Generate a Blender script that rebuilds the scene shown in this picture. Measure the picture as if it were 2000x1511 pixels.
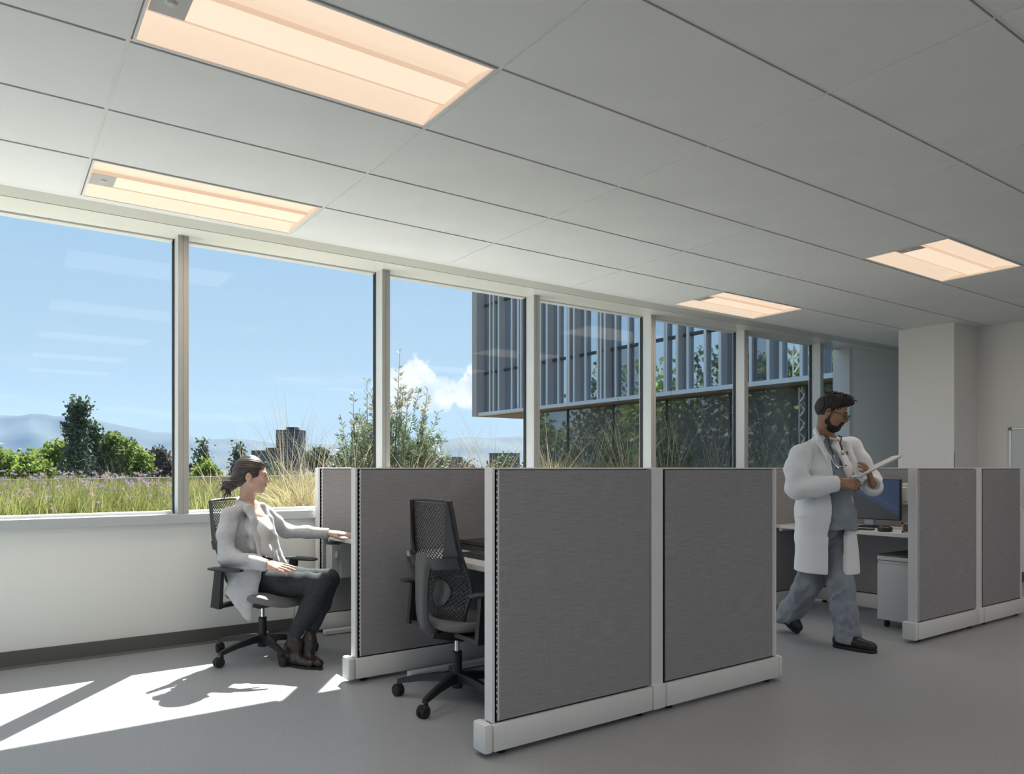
import bpy, bmesh, math, random
import numpy as np
from mathutils import Vector, Matrix

for _o in list(bpy.data.objects):
    bpy.data.objects.remove(_o, do_unlink=True)
SC = bpy.context.scene
COL = SC.collection
PI = math.pi

# ------------------------------------------------------------------ camera
FPX, CX, CY, TH, EYE = 1430.96, 964.41, 913.6, 0.600248, 1.195
SN, CS = math.sin(TH), math.cos(TH)
cam = bpy.data.cameras.new('camera')
cam.sensor_width = 36.0
cam.lens = FPX * 36.0 / 2000.0
cam.shift_x = (1000 - CX) / 2000.0
cam.shift_y = (CY - 755.5) / 2000.0
cam.clip_start = 0.05
cam.clip_end = 20000
camo = bpy.data.objects.new('camera', cam)
COL.objects.link(camo)
camo.location = (0, 0, EYE)
camo.rotation_euler = (PI / 2, 0, -TH)
SC.camera = camo

# ------------------------------------------------------------------ exposure, sky, sun
SC.view_settings.view_transform = 'Standard'
SC.view_settings.look = 'None'
SC.view_settings.exposure = EXPOSURE = 0.22
SC.view_settings.gamma = 1.0
SC.view_settings.use_curve_mapping = False
SC.cycles.use_denoising = True
SC.cycles.use_adaptive_sampling = True
SC.cycles.adaptive_threshold = 0.03
SC.cycles.max_bounces = 7
SC.cycles.diffuse_bounces = 3
SC.cycles.glossy_bounces = 4
SC.cycles.transparent_max_bounces = 16
SC.cycles.sample_clamp_indirect = 6.0

SKY_STRENGTH = 0.885
SUN_STRENGTH = 17.0
FILL_LAMP_W = 8.0

world = bpy.data.worlds.new('sky')
SC.world = world
world.use_nodes = True


def build_sky():
    nt = world.node_tree
    N, L = nt.nodes, nt.links
    N.clear()
    out = N.new('ShaderNodeOutputWorld')
    bg = N.new('ShaderNodeBackground')
    bg.inputs['Strength'].default_value = SKY_STRENGTH
    L.new(bg.outputs[0], out.inputs[0])
    geo = N.new('ShaderNodeTexCoord')
    sep = N.new('ShaderNodeSeparateXYZ')
    L.new(geo.outputs['Generated'], sep.inputs[0])
    ramp = N.new('ShaderNodeValToRGB')
    cr = ramp.color_ramp
    cr.elements[0].position = 0.0
    cr.elements[0].color = (0.54, 0.68, 0.80, 1)
    cr.elements[1].position = 1.0
    cr.elements[1].color = (0.16, 0.36, 0.74, 1)
    e = cr.elements.new(0.14); e.color = (0.50, 0.67, 0.84, 1)
    e = cr.elements.new(0.34); e.color = (0.40, 0.63, 0.90, 1)
    L.new(sep.outputs['Z'], ramp.inputs[0])

    def mth(op, a, b=None, c=None):
        m = N.new('ShaderNodeMath'); m.operation = op
        for i, v in enumerate((a, b, c)):
            if v is None:
                continue
            if isinstance(v, (int, float)):
                m.inputs[i].default_value = v
            else:
                L.new(v, m.inputs[i])
        return m.outputs[0]

    def noise(scale, detail, vec, rough=0.55):
        n = N.new('ShaderNodeTexNoise')
        n.inputs['Scale'].default_value = scale
        n.inputs['Detail'].default_value = detail
        n.inputs['Roughness'].default_value = rough
        L.new(vec, n.inputs['Vector'])
        return n.outputs['Fac']

    # cumulus heads: round lobes in direction space, ragged by noise
    def direction(px, py):
        t = (px - CX) / FPX
        v = Vector((SN + t * CS, CS - t * SN, (CY - py) / FPX))
        return v.normalized()

    lobes = [(775, 762, 46), (816, 742, 46), (842, 772, 36), (874, 764, 38), (908, 764, 38), (952, 738, 42), (968, 772, 44), (1010, 745, 52)]
    tot = None
    for px, py, r in lobes:
        d = direction(px, py)
        vm = N.new('ShaderNodeVectorMath'); vm.operation = 'DISTANCE'
        L.new(geo.outputs['Generated'], vm.inputs[0])
        vm.inputs[1].default_value = d
        f = mth('SUBTRACT', 1.0, mth('DIVIDE', vm.outputs['Value'], r / FPX))
        tot = f if tot is None else mth('MAXIMUM', tot, f)
    n1 = noise(42.0, 4, geo.outputs['Generated'])
    puff = mth('ADD', tot, mth('MULTIPLY', mth('SUBTRACT', n1, 0.52), 1.7))
    m = N.new('ShaderNodeMapRange'); m.interpolation_type = 'SMOOTHSTEP'
    m.inputs['From Min'].default_value = -0.02
    m.inputs['From Max'].default_value = 0.22
    L.new(puff, m.inputs['Value'])
    cum = m.outputs[0]
    # low haze streaks and thin veils, everywhere around the horizon
    mp = N.new('ShaderNodeMapping')
    mp.inputs['Scale'].default_value = (3.0, 3.0, 26.0)
    L.new(geo.outputs['Generated'], mp.inputs['Vector'])
    n2 = noise(1.4, 3, mp.outputs[0])
    st = N.new('ShaderNodeMapRange')
    st.inputs['From Min'].default_value = 0.56
    st.inputs['From Max'].default_value = 0.78
    L.new(n2, st.inputs['Value'])
    low = N.new('ShaderNodeMapRange')
    low.inputs['From Min'].default_value = 0.30
    low.inputs['From Max'].default_value = 0.03
    L.new(sep.outputs['Z'], low.inputs['Value'])
    veil = mth('MULTIPLY', mth('MULTIPLY', st.outputs[0], low.outputs[0]), 0.6)
    # cloud shading from a second noise: bright heads, greyer bellies
    n3 = noise(30.0, 2, geo.outputs['Generated'])
    cl = N.new('ShaderNodeValToRGB')
    cl.color_ramp.elements[0].position = 0.36
    cl.color_ramp.elements[0].color = (0.70, 0.78, 0.86, 1)
    cl.color_ramp.elements[1].position = 0.60
    cl.color_ramp.elements[1].color = (1.0, 1.0, 1.0, 1)
    L.new(n3, cl.inputs[0])
    mx = N.new('ShaderNodeMixRGB')
    L.new(veil, mx.inputs[0]); L.new(ramp.outputs[0], mx.inputs[1])
    mx.inputs[2].default_value = (0.80, 0.88, 0.95, 1)
    mx2 = N.new('ShaderNodeMixRGB')
    L.new(cum, mx2.inputs[0]); L.new(mx.outputs[0], mx2.inputs[1]); L.new(cl.outputs[0], mx2.inputs[2])
    L.new(mx2.outputs[0], bg.inputs['Color'])


build_sky()

sun = bpy.data.lights.new('sun', 'SUN')
sun.energy = SUN_STRENGTH
sun.angle = 0.0093
sun.color = (1.0, 0.985, 0.96)
suno = bpy.data.objects.new('sun', sun)
COL.objects.link(suno)
SUN_DIR = Vector((0.784, 1.0, 1.675)).normalized()      # towards the sun
suno.rotation_euler = SUN_DIR.to_track_quat('Z', 'Y').to_euler()
suno.location = (20, 25, 31)


# ------------------------------------------------------------------ helpers
def tag(o, label=None, cat=None, group=None, kind=None):
    if label: o['label'] = label
    if cat: o['category'] = cat
    if group: o['group'] = group
    if kind: o['kind'] = kind
    return o


def empty(name, loc=(0, 0, 0), rz=0.0, parent=None):
    o = bpy.data.objects.new(name, None)
    o.empty_display_size = 0.1
    COL.objects.link(o)
    o.location = loc
    o.rotation_euler = (0, 0, rz)
    if parent: o.parent = parent
    return o


def thing(name, label, cat, loc=(0, 0, 0), rz=0.0, group=None):
    return tag(empty(name, loc, rz), label, cat, group)


def link_mesh(name, me, mat, parent=None, smooth=False, at=None):
    o = bpy.data.objects.new(name, me)
    COL.objects.link(o)
    if mat is not None and len(me.materials) == 0:
        me.materials.append(mat)
    if parent: o.parent = parent
    if at is not None: o.location = at
    if smooth and len(me.polygons):
        me.polygons.foreach_set('use_smooth', [True] * len(me.polygons))
    return o


def inst(o, name=None, parent=None, loc=None, rz=None):
    c = o.copy()
    if name: c.name = name
    COL.objects.link(c)
    c.parent = parent
    if loc is not None: c.location = loc
    if rz is not None: c.rotation_euler = (0, 0, rz)
    return c


def copy_tree(o, parent=None):
    c = o.copy()
    COL.objects.link(c)
    c.parent = parent
    for ch in list(o.children):
        copy_tree(ch, c)
    return c


class MB:
    """collects shapes for one mesh"""
    def __init__(s):
        s.v, s.f = [], []

    def add(s, vs, fs):
        k = len(s.v)
        s.v.extend([tuple(map(float, p)) for p in vs])
        s.f.extend([tuple(i + k for i in f) for f in fs])
        return s

    def box(s, x0, y0, z0, x1, y1, z1, b=0.0):
        x0, x1 = sorted((x0, x1)); y0, y1 = sorted((y0, y1)); z0, z1 = sorted((z0, z1))
        if b <= 0:
            vs = [(x, y, z) for x in (x0, x1) for y in (y0, y1) for z in (z0, z1)]
            return s.add(vs, [(0, 1, 3, 2), (4, 6, 7, 5), (0, 4, 5, 1), (2, 3, 7, 6), (0, 2, 6, 4), (1, 5, 7, 3)])
        b = min(b, (x1 - x0) * .49, (y1 - y0) * .49, (z1 - z0) * .49)
        bm = bmesh.new()
        bmesh.ops.create_cube(bm, size=1.0)
        for q in bm.verts:
            q.co = Vector(((x0 + x1) / 2 + q.co.x * (x1 - x0), (y0 + y1) / 2 + q.co.y * (y1 - y0), (z0 + z1) / 2 + q.co.z * (z1 - z0)))
        bmesh.ops.bevel(bm, geom=list(bm.edges), offset=b, segments=2, profile=0.5, affect='EDGES')
        bm.verts.index_update()
        s.add([tuple(q.co) for q in bm.verts], [tuple(q.index for q in f.verts) for f in bm.faces])
        bm.free()
        return s

    def tube(s, pts, r, n=8, cap=True, flat=None):
        """r: number or list; flat=(vector, factor) squashes the section along a vector"""
        pts = [Vector(p) for p in pts]
        rs = list(r) if hasattr(r, '__len__') else [r] * len(pts)
        vs, fs = [], []
        up = None
        for i, p in enumerate(pts):
            a = pts[max(i - 1, 0)]; b = pts[min(i + 1, len(pts) - 1)]
            t = (b - a).normalized()
            if up is None:
                up = Vector((0, 0, 1)) if abs(t.z) < .9 else Vector((1, 0, 0))
            u = t.cross(up).normalized()
            w = u.cross(t).normalized()
            up = w
            for j in range(n):
                q = (u * math.cos(2 * PI * j / n) + w * math.sin(2 * PI * j / n)) * rs[i]
                if flat:
                    fv = Vector(flat[0]).normalized()
                    q = q + fv * (q.dot(fv) * (flat[1] - 1))
                vs.append(p + q)
        for i in range(len(pts) - 1):
            for j in range(n):
                a, b = i * n + j, i * n + (j + 1) % n
                fs.append((a, b, b + n, a + n))
        if cap:
            fs.append(tuple(reversed(range(n))))
            fs.append(tuple(range((len(pts) - 1) * n, len(pts) * n)))
        return s.add(vs, fs)

    def bar(s, a, b, w, h, up=(0, 0, 1), w2=None, h2=None):
        """rectangular bar from a to b: w across, h along up"""
        a, b = Vector(a), Vector(b)
        t = (b - a).normalized()
        u = t.cross(Vector(up)).normalized()
        q = u.cross(t).normalized()
        w2 = w if w2 is None else w2; h2 = h if h2 is None else h2
        vs = []
        for p, ww, hh in ((a, w, h), (b, w2, h2)):
            for sx, sz in ((-1, -1), (1, -1), (1, 1), (-1, 1)):
                vs.append(p + u * (sx * ww / 2) + q * (sz * hh / 2))
        return s.add(vs, [(0, 1, 2, 3), (7, 6, 5, 4), (0, 4, 5, 1), (1, 5, 6, 2), (2, 6, 7, 3), (3, 7, 4, 0)])

    def lathe(s, prof, c=(0, 0, 0), n=20, axis='z'):
        vs, fs = [], []
        for r, z in prof:
            for j in range(n):
                a = 2 * PI * j / n
                p = (r * math.cos(a), r * math.sin(a), z)
                if axis == 'y': p = (p[0], z, p[1])
                if axis == 'x': p = (z, p[0], p[1])
                vs.append((p[0] + c[0], p[1] + c[1], p[2] + c[2]))
        m = len(prof)
        for i in range(m - 1):
            for j in range(n):
                a, b = i * n + j, i * n + (j + 1) % n
                fs.append((a, b, b + n, a + n))
        fs.append(tuple(reversed(range(n))))
        fs.append(tuple(range((m - 1) * n, m * n)))
        return s.add(vs, fs)

    def poly(s, outline, z0, z1):
        """prism over an xy outline"""
        n = len(outline)
        vs = [(x, y, z0) for x, y in outline] + [(x, y, z1) for x, y in outline]
        fs = [tuple(reversed(range(n))), tuple(range(n, 2 * n))]
        for i in range(n):
            j = (i + 1) % n
            fs.append((i, j, j + n, i + n))
        return s.add(vs, fs)

    def mesh(s, name):
        me = bpy.data.meshes.new(name)
        me.from_pydata(s.v, [], s.f)
        me.update()
        bm = bmesh.new(); bm.from_mesh(me)
        bmesh.ops.recalc_face_normals(bm, faces=bm.faces)
        bm.to_mesh(me); bm.free()
        return me

    def build(s, name, mat, parent=None, smooth=False, world=False, kind=None, label=None):
        if world and parent is not None:
            ox, oy, oz = parent.location
            if parent.parent is not None:
                q = parent.parent.location
                ox, oy, oz = ox + q.x, oy + q.y, oz + q.z
            s.v = [(x - ox, y - oy, z - oz) for x, y, z in s.v]
        o = link_mesh(name, s.mesh(name), mat, parent, smooth)
        if kind: o['kind'] = kind
        if label: o['label'] = label
        if smooth:
            auto_smooth(o)
        return o


def auto_smooth(o, ang=0.6):
    me = o.data
    bm = bmesh.new(); bm.from_mesh(me)
    for e in bm.edges:
        if len(e.link_faces) == 2:
            e.smooth = e.calc_face_angle(0) < ang
    bm.to_mesh(me); bm.free()


def np_mesh(name, v, f):
    """v (n,3), f (m,k) arrays, all faces k-gons"""
    me = bpy.data.meshes.new(name)
    v = np.asarray(v, dtype=np.float32); f = np.asarray(f, dtype=np.int32)
    k = f.shape[1]
    me.vertices.add(len(v)); me.vertices.foreach_set('co', v.ravel())
    me.loops.add(f.size); me.loops.foreach_set('vertex_index', f.ravel())
    me.polygons.add(len(f))
    me.polygons.foreach_set('loop_start', np.arange(0, f.size, k, dtype=np.int32))
    me.polygons.foreach_set('loop_total', np.full(len(f), k, dtype=np.int32))
    me.update(calc_edges=True)
    me.validate()
    return me


# ------------------------------------------------------------------ materials
def new_mat(name):
    m = bpy.data.materials.new(name)
    m.use_nodes = True
    nt = m.node_tree
    b = nt.nodes['Principled BSDF']
    return m, nt, b


def pm(name, col, rough=0.5, metal=0.0, spec=0.5, var=0.0, vscale=8.0, bump=0.0, bscale=200.0, stretch=None, trans=0.0, sheen=0.0, coords='Object'):
    """principled with optional noise in colour and relief"""
    m, nt, b = new_mat(name)
    N, L = nt.nodes, nt.links
    b.inputs['Base Color'].default_value = (*col, 1)
    b.inputs['Roughness'].default_value = rough
    b.inputs['Metallic'].default_value = metal
    b.inputs['Specular IOR Level'].default_value = spec
    if sheen:
        b.inputs['Sheen Weight'].default_value = sheen
    tc = N.new('ShaderNodeTexCoord')
    vec = tc.outputs[coords]
    if stretch:
        mp = N.new('ShaderNodeMapping'); mp.inputs['Scale'].default_value = stretch
        L.new(vec, mp.inputs['Vector']); vec = mp.outputs[0]
    if var:
        n = N.new('ShaderNodeTexNoise'); n.inputs['Scale'].default_value = vscale; n.inputs['Detail'].default_value = 4
        L.new(vec, n.inputs['Vector'])
        r = N.new('ShaderNodeValToRGB')
        r.color_ramp.elements[0].position = 0.3; r.color_ramp.elements[1].position = 0.7
        r.color_ramp.elements[0].color = (*[max(0, c * (1 - var)) for c in col], 1)
        r.color_ramp.elements[1].color = (*[min(1, c * (1 + var)) for c in col], 1)
        L.new(n.outputs['Fac'], r.inputs[0]); L.new(r.outputs[0], b.inputs['Base Color'])
    if bump:
        n = N.new('ShaderNodeTexNoise'); n.inputs['Scale'].default_value = bscale; n.inputs['Detail'].default_value = 3
        L.new(vec, n.inputs['Vector'])
        bp = N.new('ShaderNodeBump'); bp.inputs['Strength'].default_value = bump; bp.inputs['Distance'].default_value = 0.002
        L.new(n.outputs['Fac'], bp.inputs['Height']); L.new(bp.outputs[0], b.inputs['Normal'])
    if trans:
        # thin leaf: part of the light passes through
        tr = N.new('ShaderNodeBsdfTranslucent')
        mix = N.new('ShaderNodeMixShader'); mix.inputs[0].default_value = trans
        out = N['Material Output']
        src = b.inputs['Base Color'].links[0].from_socket if b.inputs['Base Color'].links else None
        if src: L.new(src, tr.inputs[0])
        else: tr.inputs[0].default_value = (*col, 1)
        L.new(b.outputs[0], mix.inputs[1]); L.new(tr.outputs[0], mix.inputs[2]); L.new(mix.outputs[0], out.inputs[0])
    return m


def emit(name, col, strength):
    m, nt, b = new_mat(name)
    b.inputs['Base Color'].default_value = (*[c * 0.35 for c in col], 1)
    b.inputs['Emission Color'].default_value = (*col, 1)
    b.inputs['Emission Strength'].default_value = strength
    m.cycles.emission_sampling = 'NONE'
    return m


def glass_mat(name, tint, refl=0.06, rough=0.0):
    """thin sheet: clear with a fresnel reflection on top"""
    m, nt, b = new_mat(name)
    N, L = nt.nodes, nt.links
    N.remove(b)
    tr = N.new('ShaderNodeBsdfTransparent'); tr.inputs[0].default_value = (*tint, 1)
    gl = N.new('ShaderNodeBsdfGlossy'); gl.inputs['Roughness'].default_value = rough
    lw = N.new('ShaderNodeLayerWeight'); lw.inputs['Blend'].default_value = 0.16
    mu = N.new('ShaderNodeMath'); mu.operation = 'MULTIPLY_ADD'
    L.new(lw.outputs['Facing'], mu.inputs[0]); mu.inputs[1].default_value = 0.034; mu.inputs[2].default_value = refl
    mix = N.new('ShaderNodeMixShader')
    L.new(mu.outputs[0], mix.inputs[0]); L.new(tr.outputs[0], mix.inputs[1]); L.new(gl.outputs[0], mix.inputs[2])
    L.new(mix.outputs[0], N['Material Output'].inputs[0])
    return m


def fabric_mat(name, c0, c1, sx=14, sz=330):
    """woven panel cloth: long thin weft streaks with a fainter warp"""
    m, nt, b = new_mat(name)
    N, L = nt.nodes, nt.links
    tc = N.new('ShaderNodeTexCoord')

    def streak(scale):
        mp = N.new('ShaderNodeMapping'); mp.inputs['Scale'].default_value = scale
        L.new(tc.outputs['Object'], mp.inputs['Vector'])
        n = N.new('ShaderNodeTexNoise'); n.inputs['Scale'].default_value = 1.0; n.inputs['Detail'].default_value = 3
        L.new(mp.outputs[0], n.inputs['Vector'])
        return n.outputs['Fac']
    a, w = streak((sx, 3, sz)), streak((sz, 3, sx))
    mixn = N.new('ShaderNodeMath'); mixn.operation = 'MULTIPLY_ADD'
    L.new(w, mixn.inputs[0]); mixn.inputs[1].default_value = 0.5; L.new(a, mixn.inputs[2])
    mr = N.new('ShaderNodeMapRange'); mr.inputs['From Min'].default_value = 0.55; mr.inputs['From Max'].default_value = 0.95
    L.new(mixn.outputs[0], mr.inputs['Value'])
    mx = N.new('ShaderNodeMixRGB'); mx.inputs[1].default_value = (*c0, 1); mx.inputs[2].default_value = (*c1, 1)
    L.new(mr.outputs[0], mx.inputs[0]); L.new(mx.outputs[0], b.inputs['Base Color'])
    b.inputs['Roughness'].default_value = 0.9; b.inputs['Specular IOR Level'].default_value = 0.2
    bp = N.new('ShaderNodeBump'); bp.inputs['Strength'].default_value = 0.25; bp.inputs['Distance'].default_value = 0.001
    L.new(mixn.outputs[0], bp.inputs['Height']); L.new(bp.outputs[0], b.inputs['Normal'])
    return m


M = {}
M['wall'] = pm('wall_paint', (0.86, 0.855, 0.80), 0.75, bump=0.05, bscale=300)
M['wall_dim'] = pm('wall_paint_end', (0.84, 0.82, 0.79), 0.75, bump=0.05, bscale=300)
M['tile'] = pm('ceiling_tile_face', (0.86, 0.865, 0.84), 0.9, spec=0.1, var=0.02, vscale=3, bump=0.12, bscale=700)
M['tee'] = pm('ceiling_rail_paint', (0.82, 0.82, 0.80), 0.5)
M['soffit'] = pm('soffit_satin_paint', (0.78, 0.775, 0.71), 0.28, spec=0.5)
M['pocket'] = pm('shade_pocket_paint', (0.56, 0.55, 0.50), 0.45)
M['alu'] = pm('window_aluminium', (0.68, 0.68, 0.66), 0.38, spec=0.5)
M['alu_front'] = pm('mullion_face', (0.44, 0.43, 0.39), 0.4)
M['gasket'] = pm('black_gasket', (0.03, 0.035, 0.04), 0.6)
M['sill'] = pm('sill_paint', (0.52, 0.55, 0.55), 0.4)
M['base'] = pm('rubber_cove_base', (0.115, 0.11, 0.098), 0.5, bump=0.03, bscale=80)
M['trim'] = pm('panel_trim_enamel', (0.77, 0.76, 0.745), 0.42, bump=0.03, bscale=900)
M['fabric'] = fabric_mat('panel_fabric', (0.27, 0.262, 0.272), (0.37, 0.36, 0.362), 10, 420)
M['dark'] = pm('dark_slot', (0.025, 0.025, 0.027), 0.6)
M['black'] = pm('black_plastic', (0.022, 0.023, 0.025), 0.42, bump=0.05, bscale=500)
M['black_soft'] = pm('black_rubber', (0.018, 0.018, 0.018), 0.7)
M['chrome'] = pm('chrome', (0.75, 0.75, 0.76), 0.15, metal=1.0)
M['laminate'] = pm('white_laminate', (0.70, 0.69, 0.665), 0.4)
M['cabinet'] = pm('cabinet_enamel', (0.56, 0.57, 0.56), 0.45, bump=0.03, bscale=900)
M['glass'] = glass_mat('window_glass', (0.965, 0.985, 0.98), 0.006)


def floor_mat():
    m, nt, b = new_mat('speckled_vinyl')
    N, L = nt.nodes, nt.links
    tc = N.new('ShaderNodeTexCoord')
    def nz(scale, det):
        n = N.new('ShaderNodeTexNoise'); n.inputs['Scale'].default_value = scale; n.inputs['Detail'].default_value = det
        L.new(tc.outputs['Object'], n.inputs['Vector']); return n.outputs['Fac']
    sp = N.new('ShaderNodeValToRGB')
    e = sp.color_ramp.elements
    e[0].position = 0.34; e[0].color = (0.255, 0.262, 0.275, 1)
    e[1].position = 0.46; e[1].color = (0.375, 0.385, 0.40, 1)
    k = sp.color_ramp.elements.new(0.60); k.color = (0.375, 0.385, 0.40, 1)
    k = sp.color_ramp.elements.new(0.72); k.color = (0.46, 0.47, 0.485, 1)
    L.new(nz(170, 3), sp.inputs[0])
    big = N.new('ShaderNodeMapRange'); big.inputs['To Min'].default_value = 0.95; big.inputs['To Max'].default_value = 1.05
    L.new(nz(1.3, 3), big.inputs['Value'])
    mul = N.new('ShaderNodeMixRGB'); mul.blend_type = 'MULTIPLY'; mul.inputs[0].default_value = 1
    L.new(sp.outputs[0], mul.inputs[1]); L.new(big.outputs[0], mul.inputs[2])
    L.new(mul.outputs[0], b.inputs['Base Color'])
    b.inputs['Roughness'].default_value = 0.38
    b.inputs['Specular IOR Level'].default_value = 0.55
    bp = N.new('ShaderNodeBump'); bp.inputs['Strength'].default_value = 0.02; bp.inputs['Distance'].default_value = 0.001
    L.new(nz(260, 2), bp.inputs['Height']); L.new(bp.outputs[0], b.inputs['Normal'])
    return m


M['floor'] = floor_mat()

# ================================================================== ROOM
CEIL = 2.743
TX0, TY0, TW, TL = 1.6239, 2.3179, 0.6096, 1.2192      # ceiling grid origin and module
YG = 5.327          # glass plane
YM = 5.20           # inner face of the mullions
YW = 5.235          # wall under the window
XL, XR, YB = -3.6, 8.94, -6.0


def structure(name, mb, mat, **k):
    o = mb.build(name, mat, **k)
    o['kind'] = 'structure'
    return o


floor = structure('floor', MB().box(XL, YB, -0.12, 12.0, 5.30, 0.0), M['floor'])
ceiling = structure('ceiling', MB().box(XL, YB, CEIL + 0.10, 12.0, 4.82, CEIL + 0.2), M['tee'])

# ceiling tiles: every tile that is near the view is a piece of its own
LIGHTS = []
for i in (-1, 3):
    for j in (0, 3, -3, -6, -9):
        LIGHTS.append((i, j))
tile_me = None
rows = range(-12, 4)
cols = range(-4, 9)
for j in rows:
    for i in cols:
        if (i, j) in LIGHTS:
            continue
        x = TX0 + i * TL; y = TY0 + j * TW
        if x < XL: continue
        if x > XR - 0.02 and not (y > 3.55 and x < 10.0):
            continue
        x1 = min(x + TL, XR if y < 3.6 else 12.0)
        if x1 - x < TL - 0.01:
            mb = MB().box(0.007, 0.011, -0.006, x1 - x - 0.004, TW - 0.011, 0.02)
            o = mb.build('ceiling_tile', M['tile'], ceiling)
        elif tile_me is None:
            o = MB().box(0.007, 0.011, -0.006, TL - 0.007, TW - 0.011, 0.02).build('ceiling_tile', M['tile'], ceiling)
            tile_me = o.data
        else:
            o = link_mesh('ceiling_tile', tile_me, None, ceiling)
        o.location = (x, y, CEIL)
# inverted tees
for j in range(-13, 5):
    y = TY0 + j * TW
    MB().box(XL, y - 0.007, CEIL - 0.001, 12.0 if y > 3.6 else XR, y + 0.007, CEIL + 0.03).build('grid_rail', M['tee'], ceiling)
for i in range(-4, 9):
    x = TX0 + i * TL
    if x > XR and x > 10: continue
    MB().box(x - 0.007, YB if x < XR else 3.6, CEIL - 0.0015, x + 0.007, 4.756, CEIL + 0.03).build('grid_rail', M['tee'], ceiling)
# perimeter: wall angle, shade pocket, window soffit
structure('trim_1', MB().box(XL, 4.752, CEIL - 0.002, 12, 4.815, CEIL + 0.035), M['tee'])
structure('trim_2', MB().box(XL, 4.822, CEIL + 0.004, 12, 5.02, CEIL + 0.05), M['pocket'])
structure('trim_3', MB().box(XL, 5.02, CEIL, 12, 5.36, CEIL + 0.06), M['soffit'])
structure('wall_above_window', MB().box(XL, 4.80, CEIL + 0.06, 12, 5.36, CEIL + 0.9), M['wall'])

# window wall
structure('wall_window', MB().box(XL, YW, 0, 12.0, 5.42, 0.825), M['wall'])
structure('trim_4', MB().box(XL, 5.19, 0.825, 9.10, 5.42, 0.888, 0.004), M['sill'])
bb = MB().box(XL, 5.225, 0.012, 12.0, YW, 0.102)
bb.add([(XL, 5.205, 0), (12, 5.205, 0), (XL, 5.225, 0.014), (12, 5.225, 0.014), (XL, YW, 0), (12, YW, 0)],
       [(0, 1, 3, 2), (2, 3, 5, 4), (0, 4, 5, 1)])
structure('baseboard_window', bb, M['base'])
MX0, MP, MW = 1.018, 1.4875, 0.068
ks = range(-3, 6)
n = 5
for k in ks:
    x = MX0 + MP * k
    n += 1
    mb = MB().box(x, YM, 0.888, x + 0.030, YG + 0.03, CEIL).box(x + 0.033, YM, 0.888, x + MW, YG + 0.03, CEIL)
    mb.box(x + 0.029, YM + 0.006, 0.888, x + 0.034, YG, CEIL)
    t = structure('trim_%d' % n, mb, M['alu'])
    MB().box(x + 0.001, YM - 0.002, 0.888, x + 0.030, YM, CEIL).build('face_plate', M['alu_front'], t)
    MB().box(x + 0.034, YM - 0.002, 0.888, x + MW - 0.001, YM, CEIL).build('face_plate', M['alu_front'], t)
    MB().box(x - 0.012, YG - 0.014, 0.888, x - 0.0005, YG + 0.014, CEIL).build('gasket', M['gasket'], t)
    MB().box(x + MW + 0.0005, YG - 0.014, 0.888, x + MW + 0.008, YG + 0.014, CEIL).build('gasket', M['gasket'], t)
wn = 0
for k in range(-4, 6):
    x0 = MX0 + MP * k + MW
    x1 = MX0 + MP * (k + 1)
    if k == 5: x1 = 9.10
    if k == -4: x0 = XL
    wn += 1
    fr = MB().box(x0 + 0.008, YG - 0.02, 0.886, x1 - 0.012, YG + 0.05, 0.905).box(x0 + 0.008, YG - 0.02, CEIL - 0.012, x1 - 0.012, YG + 0.05, CEIL)
    w = structure('window_%d' % wn, fr, M['alu'])
    MB().box(x0 + 0.008, YG - 0.003, 0.904, x1 - 0.012, YG + 0.003, CEIL - 0.011).build('pane', M['glass'], w)
# end jamb of the window band and plain wall beyond it
structure('trim_30', MB().box(9.10, YM - 0.004, 0.80, 9.155, 5.42, CEIL).box(9.165, YM + 0.004, 0.80, 9.20, 5.42, CEIL), M['alu'])
structure('wall_beside_window', MB().box(9.20, YM + 0.015, 0.8, 12.0, 5.42, CEIL + 0.06), M['wall'])
structure('wall_alcove', MB().box(10.6, 3.6, 0, 10.7, 5.3, CEIL + 0.05), M['wall'])

# end wall, column, left and back walls
structure('wall_right', MB().box(XR, YB, 0, XR + 0.15, 4.22, CEIL + 0.05), M['wall_dim'])
colm = structure('wall_column', MB().box(8.40, 3.645, 0, XR + 0.10, 4.225, CEIL + 0.02, 0.004), M['wall_dim'])
MB().box(8.396, 3.641, 0, 8.40, 3.70, 1.355).box(8.396, 3.641, 0, 8.455, 3.645, 1.355).build('corner_guard', M['wall'], colm)
MB().box(8.396, 4.17, 0, 8.40, 4.229, 1.355).box(8.396, 4.225, 0, 8.455, 4.229, 1.355).build('corner_guard', M['wall'], colm)
structure('baseboard_right', MB().box(XR - 0.008, YB, 0, XR, 3.64, 0.102).box(8.39, 3.636, 0, XR, 3.645, 0.102).box(8.39, 3.636, 0, 8.399, 4.22, 0.102), M['base'])
mb = MB().box(XL - 0.15, YB, 0, XL, 5.42, 0.75).box(XL - 0.15, YB, 2.66, XL, 5.42, CEIL + 0.9)
for k in range(9):
    mb.box(XL - 0.15, YB + k * 1.42, 0.75, XL, YB + k * 1.42 + 0.07, 2.66)
structure('wall_left', mb, M['wall'])
# back wall behind the camera: unseen window openings added for fill daylight
mb = MB().box(XL, YB - 0.15, 0, 12, YB, 0.85).box(XL, YB - 0.15, 2.55, 12, YB, CEIL + 0.9)
for k in range(14):
    mb.box(XL + k * 1.48, YB - 0.15, 0.85, XL + k * 1.48 + 0.10, YB, 2.55)
structure('wall_back', mb, M['wall'])

# roof slab
structure('roof', MB().box(XL, YB - 0.2, CEIL + 0.9, 12.0, 5.36, CEIL + 1.2), M['alu'])

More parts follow.
